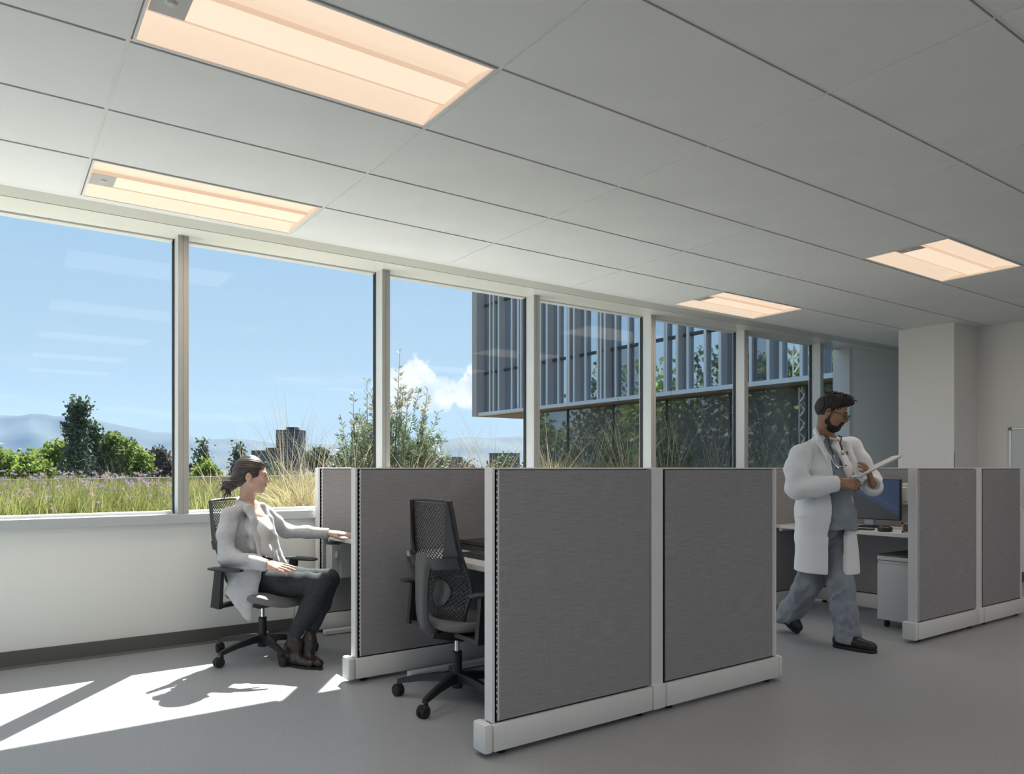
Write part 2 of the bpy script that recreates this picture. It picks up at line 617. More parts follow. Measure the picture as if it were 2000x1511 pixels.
# whiteboard on the end wall
wb = thing('whiteboard', 'whiteboard with silver aluminium frame on the end wall beside the column', 'whiteboard', (XR, 2.75, 0.80))
MB().box(-0.018, -0.55, 0.02, -0.006, 0.56, 0.80).build('board_face', pm('board_gloss', (0.62, 0.66, 0.68), 0.15), wb)
for nm, a in (('frame_bar', (-0.026, 0.56, 0, 0, 0.585, 0.82)), ('frame_bar', (-0.026, -0.575, 0, 0, -0.55, 0.82)),
              ('frame_bar', (-0.026, -0.55, 0.80, 0, 0.56, 0.82)), ('frame_bar', (-0.026, -0.55, 0, 0, 0.56, 0.02))):
    MB().box(*a, 0.003).build(nm, M['chrome'] if False else pm('board_frame', (0.62, 0.61, 0.60), 0.3, metal=0.6), wb)
MB().box(-0.03, 0.555, 0.79, 0, 0.59, 0.826, 0.006).build('corner_cap', pm('cap_grey', (0.22, 0.21, 0.2), 0.5), wb)
MB().box(-0.07, -0.4, -0.012, 0, 0.4, 0.0).build('pen_tray', M['alu'], wb)

# ------------------------------------------------------------------ recessed ceiling lights
M['lens'] = emit('light_lens', (1.0, 0.79, 0.60), 0.76)
M['lens_side'] = emit('light_basket_side', (1.0, 0.74, 0.55), 0.50)
M['reflector'] = emit('light_reflector', (1.0, 0.775, 0.58), 0.69)
M['sensor'] = pm('sensor_grey', (0.55, 0.54, 0.52), 0.5)


def build_light():
    t = empty('ceiling_light')
    W, D = TL, TW
    b = 0.022
    fr = MB()
    fr.box(0.012, 0.012, -0.008, W - 0.012, b, 0.02).box(0.012, D - b, -0.008, W - 0.012, D - 0.012, 0.02)
    fr.box(0.012, b, -0.008, b, D - b, 0.02).box(W - b, b, -0.008, W - 0.012, D - b, 0.02)
    fr.build('frame', M['tee'], t)
    MB().box(b - 0.004, b - 0.004, 0.075, W - b + 0.004, D - b + 0.004, 0.085).build('housing', M['tee'], t)
    # two curved diffusing wings
    for s in (0, 1):
        prof = []
        for q in range(9):
            u = q / 8
            y = b + u * 0.195
            z = -0.004 + 0.034 * math.sin(u * PI * 0.62) - 0.006 * u
            prof.append((y if s == 0 else D - y, z))
        vs, fs = [], []
        for y, z in prof:
            vs += [(b, y, z), (W - b, y, z)]
        for q in range(8):
            a = 2 * q
            fs.append((a, a + 1, a + 3, a + 2))
        MB().add(vs, fs).build('diffuser_wing', M['reflector'], t, smooth=True)
    yc0, yc1 = b + 0.195, D - b - 0.195
    MB().box(0.03, yc0, 0.008, W - 0.03, yc1, 0.012).build('centre_lens', M['lens'], t)
    MB().box(b, yc0 - 0.003, 0.002, W - b, yc0, 0.03).build('lens_edge', M['lens_side'], t)
    MB().box(b, yc1, 0.002, W - b, yc1 + 0.003, 0.03).build('lens_edge', M['lens_side'], t)
    for x in (b, W - b):
        MB().box(x - 0.002, b, -0.002, x + 0.002, D - b, 0.07).build('end_plate', M['lens_side'], t)
    s = MB().box(0.03, yc0 + 0.006, 0.002, 0.145, yc1 - 0.006, 0.009).build('sensor_plate', M['sensor'], t)
    MB().lathe([(0.0, -0.008), (0.014, -0.006), (0.022, 0.003)], (0.088, (yc0 + yc1) / 2, 0.0), 16).build('sensor_eye', M['alu'], s, smooth=True)
    return t


light0 = build_light()
LAB = {(-1, 0): 'largest recessed ceiling light, at the top left above the viewer',
       (-1, 3): 'recessed ceiling light right above the leftmost windows',
       (3, 3): 'smaller recessed ceiling light by the window soffit near the column',
       (3, 0): 'recessed ceiling light at the right edge, one row in from the windows'}
lamp_roots = []
for idx, (i, j) in enumerate(LIGHTS):
    o = light0 if idx == 0 else copy_tree(light0)
    o.location = (TX0 + i * TL, TY0 + j * TW, CEIL)
    tag(o, LAB.get((i, j), 'recessed ceiling light outside the photo, %s column, %s' % ({-1: 'left', 3: 'right'}[i], {0: 'first row in from the windows', 3: 'row along the windows', -3: 'second row in from the windows', -6: 'third row in from the windows', -9: 'row by the back wall'}[j])), 'ceiling light', 'recessed ceiling lights in the tile grid')
    lamp_roots.append(o)
for o in lamp_roots:
    la = bpy.data.lights.new('lamp_light', 'AREA')
    la.shape = 'RECTANGLE'; la.size = TL - 0.08; la.size_y = TW - 0.08
    la.energy = FILL_LAMP_W
    la.color = (1.0, 0.89, 0.79)
    lo = bpy.data.objects.new('lamp_light', la); COL.objects.link(lo)
    lo.parent = o
    lo.location = (TL / 2, TW / 2, -0.012)

# ================================================================== PARTITIONS
def cam_world(l, d):
    return (d * SN + l * CS, d * CS - l * SN)


PH = 1.193


def slots(length0, z0, z1, y, x):
    mb = MB()
    z = z0
    while z < z1:
        mb.box(x, y - 0.0012, z, x + 0.0045, y + 0.0012, z + 0.016)
        z += 0.0254
    return mb


def panel(name, label, p, rz, length, ends='se', slot_sides=((-1, 's'),), post=None, foot=True, group='grey fabric cubicle partitions', left_over=0.0):
    """one partition: runs along local +x from p, thickness +-0.03 in local y"""
    t = thing(name, label, 'partition', (p[0], p[1], 0), rz, group)
    th, L = 0.030, length
    # metal frame: end covers and top cap
    if 's' in ends:
        MB().box(0, -th, 0.135, 0.014, th, PH, 0.003).build('end_cover', M['trim'], t)
    if 'e' in ends:
        MB().box(L - 0.014, -th, 0.135, L, th, PH, 0.003).build('end_cover', M['trim'], t)
    MB().box(0.0, -th, PH - 0.004, L, th, PH + 0.004, 0.002).build('top_cap', M['trim'], t)
    MB().box(0.016, -th + 0.010, 0.10, L - 0.016, th - 0.010, PH - 0.004).build('core', M['dark'], t)
    for s in (-1, 1):
        y0, y1 = sorted((s * (th - 0.008), s * (th + 0.001)))
        fx0 = 0.036 if 's' in ends else 0.012
        fx1 = L - (0.036 if 'e' in ends else 0.012)
        MB().box(fx0, y0, 0.142, fx1, y1, PH - 0.008, 0.003).build('fabric_face', M['fabric'], t)
        if 's' in ends:
            MB().box(0.014, *sorted((s * (th - 0.012), s * (th - 0.004)))[:1], 0.142, 0.0225, s * (th - 0.004), PH - 0.006).build('edge_rail', M['trim'], t)
            MB().box(0.029, s * (th - 0.012), 0.142, 0.0355, s * (th - 0.001), PH - 0.006).build('edge_rail', M['trim'], t)
            mb = MB()
            z = 0.16
            while z < PH - 0.03:
                mb.box(0.0225, s * (th - 0.010), z + 0.017, 0.029, s * (th - 0.005), z + 0.0254); z += 0.0254
            mb.build('slotted_rail', M['trim'], t, kind='stuff')
        if 'e' in ends:
            MB().box(L - 0.0225, s * (th - 0.012), 0.142, L - 0.014, s * (th - 0.004), PH - 0.006).build('edge_rail', M['trim'], t)
            MB().box(L - 0.0355, s * (th - 0.012), 0.142, L - 0.029, s * (th - 0.001), PH - 0.006).build('edge_rail', M['trim'], t)
        # base cover
        c = 0.047
        x0 = -0.004 if 's' in ends else 0.004
        x1 = L + (0.004 if 'e' in ends else -0.004)
        MB().box(x0, s * (th - 0.012), 0.022, x1, s * c, 0.135, 0.006).build('base_cover', M['trim'], t, smooth=True)
    if 's' in ends:
        MB().box(-0.048, -0.047, 0.020, -0.006, 0.047, 0.142, 0.010).build('base_end_cap', M['trim'], t, smooth=True)
    if 'e' in ends:
        MB().box(L + 0.006, -0.047, 0.020, L + 0.034, 0.047, 0.138, 0.010).build('base_end_cap', M['trim'], t, smooth=True)
    if foot:
        for x in ((0.06, L - 0.06) if L > 0.5 else (0.06,)):
            MB().lathe([(0.022, 0.0), (0.024, 0.006), (0.012, 0.012), (0.008, 0.03)], (x, 0, 0), 14).build('levelling_foot', M['black'], t, smooth=True)
    return t


def post(name, label, x, y, w, d):
    t = thing(name, label, 'partition post', (x, y, 0), 0, 'partition connector posts')
    MB().box(-w / 2, -d, 0.135, w / 2, d, PH + 0.004, 0.003).build('post_cover', M['trim'], t)
    MB().box(-w / 2 - 0.004, -0.048, 0.022, w / 2 + 0.004, 0.048, 0.138, 0.005).build('base_cover', M['trim'], t, smooth=True)
    return t


SP = 2.683           # spine of the near cluster
Y1, Y2, Y3 = 2.536, 3.832, 5.135
panel('partition', 'large grey fabric partition at the front centre, left of the beige post', (1.708, Y1), 0, SP - 0.042 - 1.708, 's')
panel('partition', 'grey fabric partition between the beige post and the walking doctor', (SP + 0.048, Y1), 0, 3.645 - SP - 0.048, 'e')
post('partition_post', 'beige post joining the two large front partitions', SP + 0.003, Y1, 0.078, 0.0305)
panel('partition', 'grey fabric partition behind the empty office chair', (1.668, Y2), 0, SP - 0.042 - 1.668, 's')
panel('partition', 'partition hidden behind the front row, in line with the empty chair partition', (SP + 0.048, Y2), 0, 0.92, 'e')
post('partition_post', 'partition post behind the empty chair desk', SP + 0.003, Y2, 0.078, 0.0305)
panel('partition', 'short pale partition by the window behind the reaching hand', (1.951, Y3), 0, SP - 0.042 - 1.951, 's')
panel('partition', 'partition closing the back of the empty chair desk', (SP, Y1 + 0.034), PI / 2, Y2 - Y1 - 0.068, '')
panel('partition', 'partition closing the back of the desk at the window', (SP, Y2 + 0.034), PI / 2, Y3 - Y2 - 0.068, '')
# far cluster
S2 = 6.158
panel('partition', 'grey fabric partition at the right, in front of the monitor', (5.212, 2.528), 0, S2 - 0.05 - 5.212, 's')
panel('partition', 'grey fabric partition at the far right edge of the photo', (S2 + 0.052, 2.528), 0, 6.93 - S2 - 0.052, 'e')
post('partition_post', 'beige post between the two right hand partitions', S2, 2.528, 0.09, 0.0305)
panel('partition', 'partition behind the doctor, running towards the column', (5.35, 3.832), 0, S2 - 0.05 - 5.35, 's')
panel('partition', 'dark grey partition behind the computer monitor', (S2 - 0.01, 2.562), PI / 2, 3.80 - 2.562, '')


# ================================================================== DESKS
def desk(name, label, x0, y0, x1, y1, z, leg_y):
    t = thing(name, label, 'desk', (x0, y0, 0))
    MB().box(0, 0, z - 0.030, x1 - x0, y1 - y0, z, 0.003).build('desk_top', M['laminate'], t)
    MB().box(0.03, 0.02, z - 0.055, x1 - x0 - 0.02, 0.045, z - 0.030).build('support_rail', M['trim'], t)
    MB().box(0.03, y1 - y0 - 0.045, z - 0.055, x1 - x0 - 0.02, y1 - y0 - 0.02, z - 0.030).build('support_rail', M['trim'], t)
    for ly in leg_y:
        yy = ly - y0
        MB().box(-0.03, yy - 0.028, 0.004, x1 - x0 - 0.02, yy + 0.028, 0.036, 0.006).build('foot', M['trim'], t)
        MB().box(x1 - x0 - 0.16, yy - 0.02, 0.036, x1 - x0 - 0.08, yy + 0.02, z - 0.055, 0.004).build('leg', M['trim'], t)
    return t


desk('desk', 'white desk top in front of the empty office chair', 1.985, Y1 + 0.034, SP - 0.036, Y2 - 0.034, 0.715, (Y2 - 0.12, Y1 + 0.14))
desk('desk', 'white desk under the seated woman\'s outstretched hand', 1.985, Y2 + 0.034, SP - 0.036, Y3 - 0.034, 0.715, (Y3 - 0.13,))
desk('desk', 'pale desk top behind the doctor carrying the monitor', 5.50, 2.562, S2 - 0.046, 3.798, 0.715, ())

# thin storage panel hung under the window desk
t = thing('storage_bin', 'light grey metal bin hung below the desk by the window', 'storage bin', (1.985, Y3 - 0.20, 0.40))
MB().box(0.02, 0.05, 0.0, 0.55, 0.16, 0.24, 0.004).build('bin_body', M['cabinet'], t)
MB().box(0.085, 0.044, 0.002, 0.55, 0.05, 0.252, 0.002).build('bin_front', M['cabinet'], t)
MB().box(0.05, 0.036, 0.15, 0.068, 0.05, 0.20, 0.003).build('latch', M['laminate'], t)

t = thing('power_cord', 'white cord hanging to the floor behind the seated woman\'s shins', 'cord', (*cam_world(-1.37, 4.98), 0), -TH)
MB().tube([(0.02, 0.0, 0.42), (0.015, 0.0, 0.25), (0.005, 0.0, 0.10), (-0.02, 0.0, 0.02), (-0.07, 0.0, 0.006), (-0.14, -0.02, 0.005), (-0.22, -0.01, 0.005)], 0.0045, 7).build('cord', M['laminate'], t, smooth=True)
MB().box(0.0, -0.02, 0.40, 0.05, 0.02, 0.43, 0.004).build('plug', M['laminate'], t)

# things on the near desk
t = thing('keyboard', 'black keyboard on the white desk behind the empty chair', 'keyboard', (2.10, 2.96, 0.7155))
MB().box(0, 0, 0, 0.15, 0.44, 0.018, 0.004).build('keyboard_case', M['black'], t)
km = MB().box(0, 0, 0, 0.0155, 0.0155, 0.005, 0.0015).build('key', pm('keycap', (0.035, 0.036, 0.04), 0.5), t)
first = True
for r in range(6):
    for c in range(21):
        o = km if first else link_mesh('key', km.data, None, t)
        first = False
        o.location = (0.014 + r * 0.021, 0.012 + c * 0.0202, 0.018)
t = thing('document_box', 'flat black box lying behind the keyboard', 'box', (2.28, 3.20, 0.7155))
MB().box(0, 0, 0.0, 0.22, 0.50, 0.035, 0.006).build('box_base', M['black'], t)
MB().box(0.0, 0.0, 0.037, 0.22, 0.50, 0.056, 0.006).build('box_lid', pm('box_lid', (0.03, 0.028, 0.03), 0.35), t)
# CPU under near desk
t = thing('computer_tower', 'black computer case standing in shadow under the near desk', 'computer', (2.30, 2.64, 0.0))
MB().box(0, 0, 0.012, 0.30, 0.18, 0.40, 0.006).build('case', M['black'], t)
for k in range(3):
    MB().box(-0.004, 0.01, 0.26 + 0.045 * k, 0.0, 0.17, 0.295 + 0.045 * k, 0.001).build('drive_cover', pm('drive_cover', (0.05, 0.05, 0.052), 0.5), t)
for yy in (0.02, 0.13):
    MB().box(0.02, yy, 0, 0.28, yy + 0.03, 0.012).build('foot', M['black_soft'], t)


# ================================================================== PEDESTAL AND RIGHT DESK THINGS
t = thing('drawer_pedestal', 'pale metal drawer pedestal on black castors under the right hand desk', 'drawer unit', (5.52, 2.60, 0))
MB().box(0.012, 0, 0.055, 0.52, 0.335, 0.50, 0.004).build('cabinet_body', M['cabinet'], t)
MB().box(0.0, 0.0, 0.504, 0.52, 0.335, 0.535, 0.004).build('cabinet_top', M['cabinet'], t)
MB().box(0.014, 0.006, 0.497, 0.515, 0.329, 0.505).build('shadow_gap', M['dark'], t)
MB().box(0.0, 0.002, 0.058, 0.012, 0.333, 0.480, 0.003).build('drawer_front', M['cabinet'], t)
MB().box(0.004, 0.004, 0.536, 0.515, 0.331, 0.548, 0.004).build('seat_pad', pm('pad_grey', (0.10, 0.10, 0.10), 0.8), t)
for x, y in ((0.05, 0.285), (0.05, 0.05), (0.46, 0.285), (0.46, 0.05)):
    c = MB().lathe([(0.0, -0.012), (0.022, -0.011), (0.025, -0.008), (0.025, 0.008), (0.022, 0.011), (0.0, 0.012)], (x, y, 0.025), 16, 'y')
    c.box(x - 0.012, y - 0.014, 0.03, x + 0.012, y + 0.014, 0.055, 0.003)
    c.build('castor', M['black_soft'], t, smooth=True)


def screen_mat():
    m, nt, b = new_mat('monitor_picture')
    N, L = nt.nodes, nt.links
    tc = N.new('ShaderNodeTexCoord'); sp = N.new('ShaderNodeSeparateXYZ'); L.new(tc.outputs['Object'], sp.inputs[0])
    def mth(op, a, b_):
        q = N.new('ShaderNodeMath'); q.operation = op
        for i, v in enumerate((a, b_)):
            if isinstance(v, (int, float)): q.inputs[i].default_value = v
            else: L.new(v, q.inputs[i])
        return q.outputs[0]
    k = mth('ADD', mth('MULTIPLY', sp.outputs['Y'], -0.55), sp.outputs['Z'])
    r = N.new('ShaderNodeValToRGB'); r.color_ramp.interpolation = 'LINEAR'
    e = r.color_ramp.elements
    e[0].position = 0.24; e[0].color = (0.016, 0.020, 0.024, 1)
    e[1].position = 0.55; e[1].color = (0.016, 0.028, 0.07, 1)
    for p, c in ((0.245, (0.016, 0.030, 0.062, 1)), (0.285, (0.018, 0.034, 0.07, 1)), (0.29, (0.035, 0.06, 0.10, 1)), (0.296, (0.016, 0.032, 0.068, 1))):
        q = r.color_ramp.elements.new(p); q.color = c
    L.new(k, r.inputs[0])
    b.inputs['Base Color'].default_value = (0.01, 0.01, 0.012, 1)
    b.inputs['Roughness'].default_value = 0.25
    L.new(r.outputs[0], b.inputs['Emission Color']); b.inputs['Emission Strength'].default_value = 0.85
    return m


t = thing('monitor', 'computer monitor with dark blue diagonal wallpaper on the right desk', 'monitor', (5.86, 3.20, 0.7155), 0.06)
MB().lathe([(0.0, 0), (0.105, 0), (0.105, 0.006), (0.03, 0.016), (0.0, 0.018)], (0.05, 0, 0), 28).build('stand_foot', M['black'], t, smooth=True)
MB().box(0.035, -0.04, 0.012, 0.06, 0.04, 0.26, 0.006).build('stand_neck', pm('neck_grey', (0.34, 0.36, 0.38), 0.3, metal=0.6), t)
ss = MB().box(-0.012, -0.265, 0.065, 0.022, 0.265, 0.39, 0.005).build('screen_case', M['black'], t)
MB().box(-0.0135, -0.258, 0.074, -0.0118, 0.258, 0.383).build('screen', screen_mat(), t)
MB().box(0.022, -0.10, 0.14, 0.05, 0.10, 0.32, 0.012).build('rear_cover', M['black'], t)
t = thing('wall_phone', 'small white handset unit fixed to the partition beside the monitor', 'phone', (S2 - 0.042, 2.985, 0.90))
MB().box(-0.03, 0, 0, 0, 0.05, 0.17, 0.008).build('unit_body', M['laminate'], t)
MB().box(-0.045, 0.004, 0.03, -0.03, 0.046, 0.14, 0.006).build('handset', M['laminate'], t)
t = thing('desk_speaker', 'small round black puck on the desk below the monitor', 'speaker', (5.57, 2.90, 0.7155))
MB().lathe([(0, 0), (0.046, 0), (0.052, 0.012), (0.05, 0.030), (0.042, 0.036), (0, 0.037)], (0, 0, 0), 24).build('puck', M['black'], t, smooth=True)
MB().lathe([(0, 0.037), (0.034, 0.037), (0.030, 0.044), (0, 0.045)], (0, 0, 0), 24).build('puck_top', pm('puck_top', (0.06, 0.055, 0.055), 0.3), t, smooth=True)
t = thing('mobile_phone', 'flat black mobile phone left of the round puck', 'phone', (5.555, 3.00, 0.7155), 0.1)
MB().box(0, 0, 0, 0.075, 0.15, 0.012, 0.004).build('phone_body', M['black'], t)
MB().box(0.004, 0.006, 0.012, 0.071, 0.144, 0.0126).build('phone_glass', pm('phone_glass', (0.01, 0.01, 0.012), 0.08), t)
t = thing('photo_frame', 'small beige framed card at the right end of the desk', 'picture frame', (5.565, 2.685, 0.7155), 0.0)
MB().box(0.0, 0.0, 0.0, 0.012, 0.012, 0.075).box(0, 0.078, 0, 0.012, 0.09, 0.075).box(0, 0, 0.063, 0.012, 0.09, 0.075).box(0, 0, 0, 0.012, 0.09, 0.012).build('frame', pm('frame_tan', (0.42, 0.36, 0.30), 0.5), t)
MB().box(0.004, 0.01, 0.01, 0.009, 0.08, 0.065).build('picture', pm('picture_dark', (0.06, 0.05, 0.05), 0.4, var=0.6, vscale=40), t)
MB().box(0.009, 0.03, 0.0, 0.05, 0.06, 0.006).build('strut', M['black'], t)


# ================================================================== OFFICE CHAIRS
M['chair_frame'] = pm('chair_frame_graphite', (0.040, 0.042, 0.045), 0.42, bump=0.04, bscale=500)
M['chair_yoke'] = pm('chair_yoke_grey', (0.105, 0.105, 0.105), 0.38, bump=0.04, bscale=500)
M['chair_mesh'] = pm('chair_mesh_elastomer', (0.045, 0.048, 0.052), 0.5)
M['seat_cloth'] = pm('seat_cloth', (0.155, 0.150, 0.148), 0.85, bump=0.3, bscale=900, sheen=0.2)
M['pad'] = pm('arm_pad', (0.03, 0.031, 0.033), 0.35)


LEAN = [0.0]


def back_half(v):
    xs = (0.0, 0.12, 0.30, 0.52, 0.75, 1.0)
    ws = (0.150, 0.200, 0.232, 0.222, 0.196, 0.172)
    return float(np.interp(v, xs, ws))


def back_pt(u, v, off=0.0):
    """u -1..1 across, v 0..1 up; off pushes to the rear"""
    x = -0.150 - 0.035 * v + 0.040 * math.exp(-((v - 0.30) / 0.18) ** 2)
    x += (0.055 * (1 - 0.5 * v)) * u * u - off - LEAN[0] * v
    x += 0.03 * max(0, 0.12 - v) / 0.12
    return Vector((x, u * back_half(v), 0.425 + (0.605 - 0.4 * LEAN[0]) * v))


def mesh_area(us, vs, rad):
    """diamond lattice of thin bars over the back surface between two heights"""
    mb = MB()
    nu, nv = us, int((vs[1] - vs[0]) / 0.0185)
    def pt(i, j):
        u = -0.95 + 1.9 * i / nu
        v = vs[0] + (vs[1] - vs[0]) * j / nv
        return back_pt(u, v)
    for j in range(nv):
        for i in range(nu + 1):
            if (i + j) % 2 == 0:
                for di in (-1, 1):
                    if 0 <= i + di <= nu:
                        a, b = pt(i, j), pt(i + di, j + 1)
                        mb.bar(a, b, rad * 1.5, rad * 1.6, up=(1, 0, 0))
    return mb


def loop_strip(mb, a_pts, b_pts, thick):
    """ribbon between two point rows, given thickness along -x"""
    n = len(a_pts)
    vs, fs = [], []
    for a, b in zip(a_pts, b_pts):
        a, b = Vector(a), Vector(b)
        d = Vector((thick, 0, 0))
        vs += [a, b, b - d, a - d]
    for i in range(n - 1):
        k = 4 * i
        for q in range(4):
            r = (q + 1) % 4
            fs.append((k + q, k + r, k + 4 + r, k + 4 + q))
    fs.append((3, 2, 1, 0)); k = 4 * (n - 1); fs.append((k, k + 1, k + 2, k + 3))
    mb.add(vs, fs)


def chair(name, label, loc, rz, base_rot, arm_fwd=(0, 0)):
    t = thing(name, label, 'office chair', loc, rz, 'black mesh office chairs')
    # five-star base
    MB().lathe([(0.0, 0.062), (0.026, 0.062), (0.030, 0.066), (0.034, 0.10), (0.036, 0.130), (0.030, 0.142), (0.0, 0.144)], (0, 0, 0), 20).build('base_hub', M['black'], t, smooth=True)
    for k in range(5):
        a = base_rot + k * 2 * PI / 5
        c, s = math.cos(a), math.sin(a)
        lg = MB()
        path = [(0.02, 0.118, .052, .044), (0.10, 0.116, .046, .038), (0.20, 0.104, .038, .030), (0.285, 0.088, .032, .026), (0.318, 0.080, .030, .022)]
        vs, fs = [], []
        for r, z, w, h in path:
            for sy, sz in ((-1, -1), (1, -1), (0.6, 1), (-0.6, 1)):
                vs.append((c * r - s * sy * w / 2, s * r + c * sy * w / 2, z + sz * h / 2))
        for i in range(len(path) - 1):
            for q in range(4):
                r_ = (q + 1) % 4
                fs.append((4 * i + q, 4 * i + r_, 4 * i + 4 + r_, 4 * i + 4 + q))
        fs += [(3, 2, 1, 0), tuple(range(len(vs) - 4, len(vs)))]
        lg.add(vs, fs)
        leg = lg.build('leg', M['black'], t, smooth=True)
        x, y = c * 0.305, s * 0.305
        cs = MB()
        ca = a + 0.9 + 0.5 * k
        ux, uy = math.cos(ca), math.sin(ca)
        ox, oy = x - 0.018 * (-uy), y - 0.018 * ux
        for sd in (-1, 1):
            n0 = len(cs.v)
            cs.lathe([(0.0, -0.010), (0.026, -0.010), (0.030, -0.007), (0.030, 0.006), (0.026, 0.009), (0.0, 0.010)], (0, 0, 0), 18, 'y')
            for i in range(n0, len(cs.v)):
                px, py, pz = cs.v[i]
                py += sd * 0.0135
                cs.v[i] = (ox + px * (-uy) - py * ux * -1 if False else ox + px * (-uy) + py * ux, oy + px * ux + py * uy, pz + 0.030)
        cs.tube([(x, y, 0.03), (x, y, 0.085)], 0.011, 10)
        cs.bar((ox - ux * 0.012, oy - uy * 0.012, 0.046), (ox + ux * 0.012, oy + uy * 0.012, 0.046), 0.05, 0.022)
        cs.build('castor', M['black_soft'], leg, smooth=True)
    MB().lathe([(0.0, 0.142), (0.026, 0.142), (0.026, 0.245), (0.022, 0.25), (0.0, 0.25)], (0, 0, 0), 20).build('column_sleeve', M['black'], t, smooth=True)
    MB().lathe([(0.0, 0.25), (0.014, 0.25), (0.014, 0.335), (0.0, 0.335)], (0, 0, 0), 16).build('gas_lift', M['chrome'], t, smooth=True)
    # mechanism: boat-shaped casting
    mb = MB()
    vs, fs = [], []
    for x, w, z0, z1 in ((-0.17, .05, .345, .372), (-0.08, .085, .322, .375), (0.03, .10, .312, .378), (0.12, .085, .330, .378), (0.19, .06, .352, .376)):
        vs += [(x, -w, z1), (x, w, z1), (x, w * .62, z0), (x, -w * .62, z0)]
    for i in range(4):
        for q in range(4):
            r_ = (q + 1) % 4
            fs.append((4 * i + q, 4 * i + r_, 4 * i + 4 + r_, 4 * i + 4 + q))
    fs += [(3, 2, 1, 0), (16, 17, 18, 19)]
    mb.add(vs, fs).build('tilt_mechanism', M['black'], t, smooth=True)
    MB().tube([(0.02, -0.10, 0.355), (0.02, -0.17, 0.352), (0.03, -0.20, 0.348)], [0.006, 0.006, 0.012], 8).build('lever', M['black'], t, smooth=True)
    # seat: shell and cushion, lofted
    def loft(rows_, n=28):
        vs, fs = [], []
        for z, ax, ay, cx in rows_:
            for j in range(n):
                a = 2 * PI * j / n
                ca, sa = math.cos(a), math.sin(a)
                e = 0.62
                vx = math.copysign(abs(ca) ** e, ca) * ax + cx
                vy = math.copysign(abs(sa) ** e, sa) * ay
                drop = -0.022 * max(0, vx / 0.24) ** 3 + 0.010 * max(0, -vx / 0.24) ** 2 + 0.012 * (abs(vy) / 0.24) ** 3
                vs.append((vx, vy, z + drop))
        m = len(rows_)
        for i in range(m - 1):
            for j in range(n):
                a, b = i * n + j, i * n + (j + 1) % n
                fs.append((a, b, b + n, a + n))
        fs.append(tuple(reversed(range(n)))); fs.append(tuple(range((m - 1) * n, m * n)))
        return MB().add(vs, fs)
    loft([(0.372, 0.16, 0.17, 0.06), (0.376, 0.205, 0.215, 0.065), (0.386, 0.222, 0.232, 0.068)]).build('seat_shell', M['black'], t, smooth=True)
    loft([(0.384, 0.225, 0.234, 0.068), (0.392, 0.235, 0.239, 0.07), (0.408, 0.236, 0.240, 0.07), (0.422, 0.226, 0.234, 0.068), (0.430, 0.195, 0.21, 0.065), (0.432, 0.10, 0.11, 0.06)]).build('seat_cushion', M['seat_cloth'], t, smooth=True)
    # backrest: rim, upper wings, lumbar band, yoke, two mesh fields
    rim = []
    N_ = 14
    for i in range(N_ + 1): rim.append(back_pt(1, i / N_))
    top = [back_pt(1 - 2 * i / 8, 1.0) + Vector((0, 0, 0.006 * (1 - (1 - i / 4) ** 2))) for i in range(1, 8)]
    rim += top
    for i in range(N_ + 1): rim.append(back_pt(-1, 1 - i / N_))
    rim += [back_pt(-1 + 2 * i / 8, 0.0) for i in range(1, 8)]
    rim.append(rim[0])
    MB().tube(rim, 0.0095, 8, cap=False).build('back_rim', M['chair_frame'], t, smooth=True)
    for s in (-1, 1):
        sup = MB()
        vv = [1.0, 0.92, 0.82, 0.72, 0.62, 0.55, 0.50]
        wid = [0.03, 0.10, 0.17, 0.24, 0.31, 0.40, 0.55]
        loop_strip(sup, [back_pt(s, v, 0.010) for v in vv], [back_pt(s * (1 - w), v, 0.012 + 0.02 * w) for v, w in zip(vv, wid)], 0.012)
        sup.build('back_wing', M['chair_frame'], t, smooth=True)
    uu = [i / 8 - 1 for i in range(17)]
    lb = MB()
    loop_strip(lb, [back_pt(u, 0.53 + 0.03 * u * u, 0.018 + 0.03 * (1 - u * u)) for u in uu], [back_pt(u, 0.44 + 0.03 * u * u, 0.020 + 0.03 * (1 - u * u)) for u in uu], 0.014)
    lb.build('lumbar_band', M['chair_frame'], t, smooth=True)
    MB().tube([(-0.192 - LEAN[0] * .5, 0, 0.735), (-0.206 - LEAN[0] * .4, 0, 0.70), (-0.214 - LEAN[0] * .3, 0, 0.63), (-0.216, 0, 0.54), (-0.212, 0, 0.46), (-0.196, 0, 0.40), (-0.150, 0, 0.366), (-0.07, 0, 0.352)],
              [.075, .062, .053, .050, .049, .047, .042, .036], 14, flat=((1, 0, .35), .38)).build('back_yoke', M['chair_yoke'], t, smooth=True)
    mesh_area(30, (0.50, 0.985), 0.0022).build('upper_mesh', M['chair_mesh'], t, kind='stuff')
    mesh_area(30, (0.02, 0.50), 0.0027).build('lower_mesh', M['chair_mesh'], t, kind='stuff')
    # lumbar pad
    vs, fs = [], []
    for i in range(7):
        ph = -PI / 2 + PI * i / 6
        for j in range(16):
            a = 2 * PI * j / 16
            u = -0.22 + 0.30 * math.cos(ph) * math.cos(a)
            v = 0.24 + 0.11 * math.cos(ph) * math.sin(a)
            vs.append(back_pt(u, v, 0.012 - 0.010 * math.sin(ph)))
    for i in range(6):
        for j in range(16):
            a, b = i * 16 + j, i * 16 + (j + 1) % 16
            fs.append((a, b, b + 16, a + 16))
    MB().add(vs, fs).build('lumbar_pad', M['chair_yoke'], t, smooth=True)
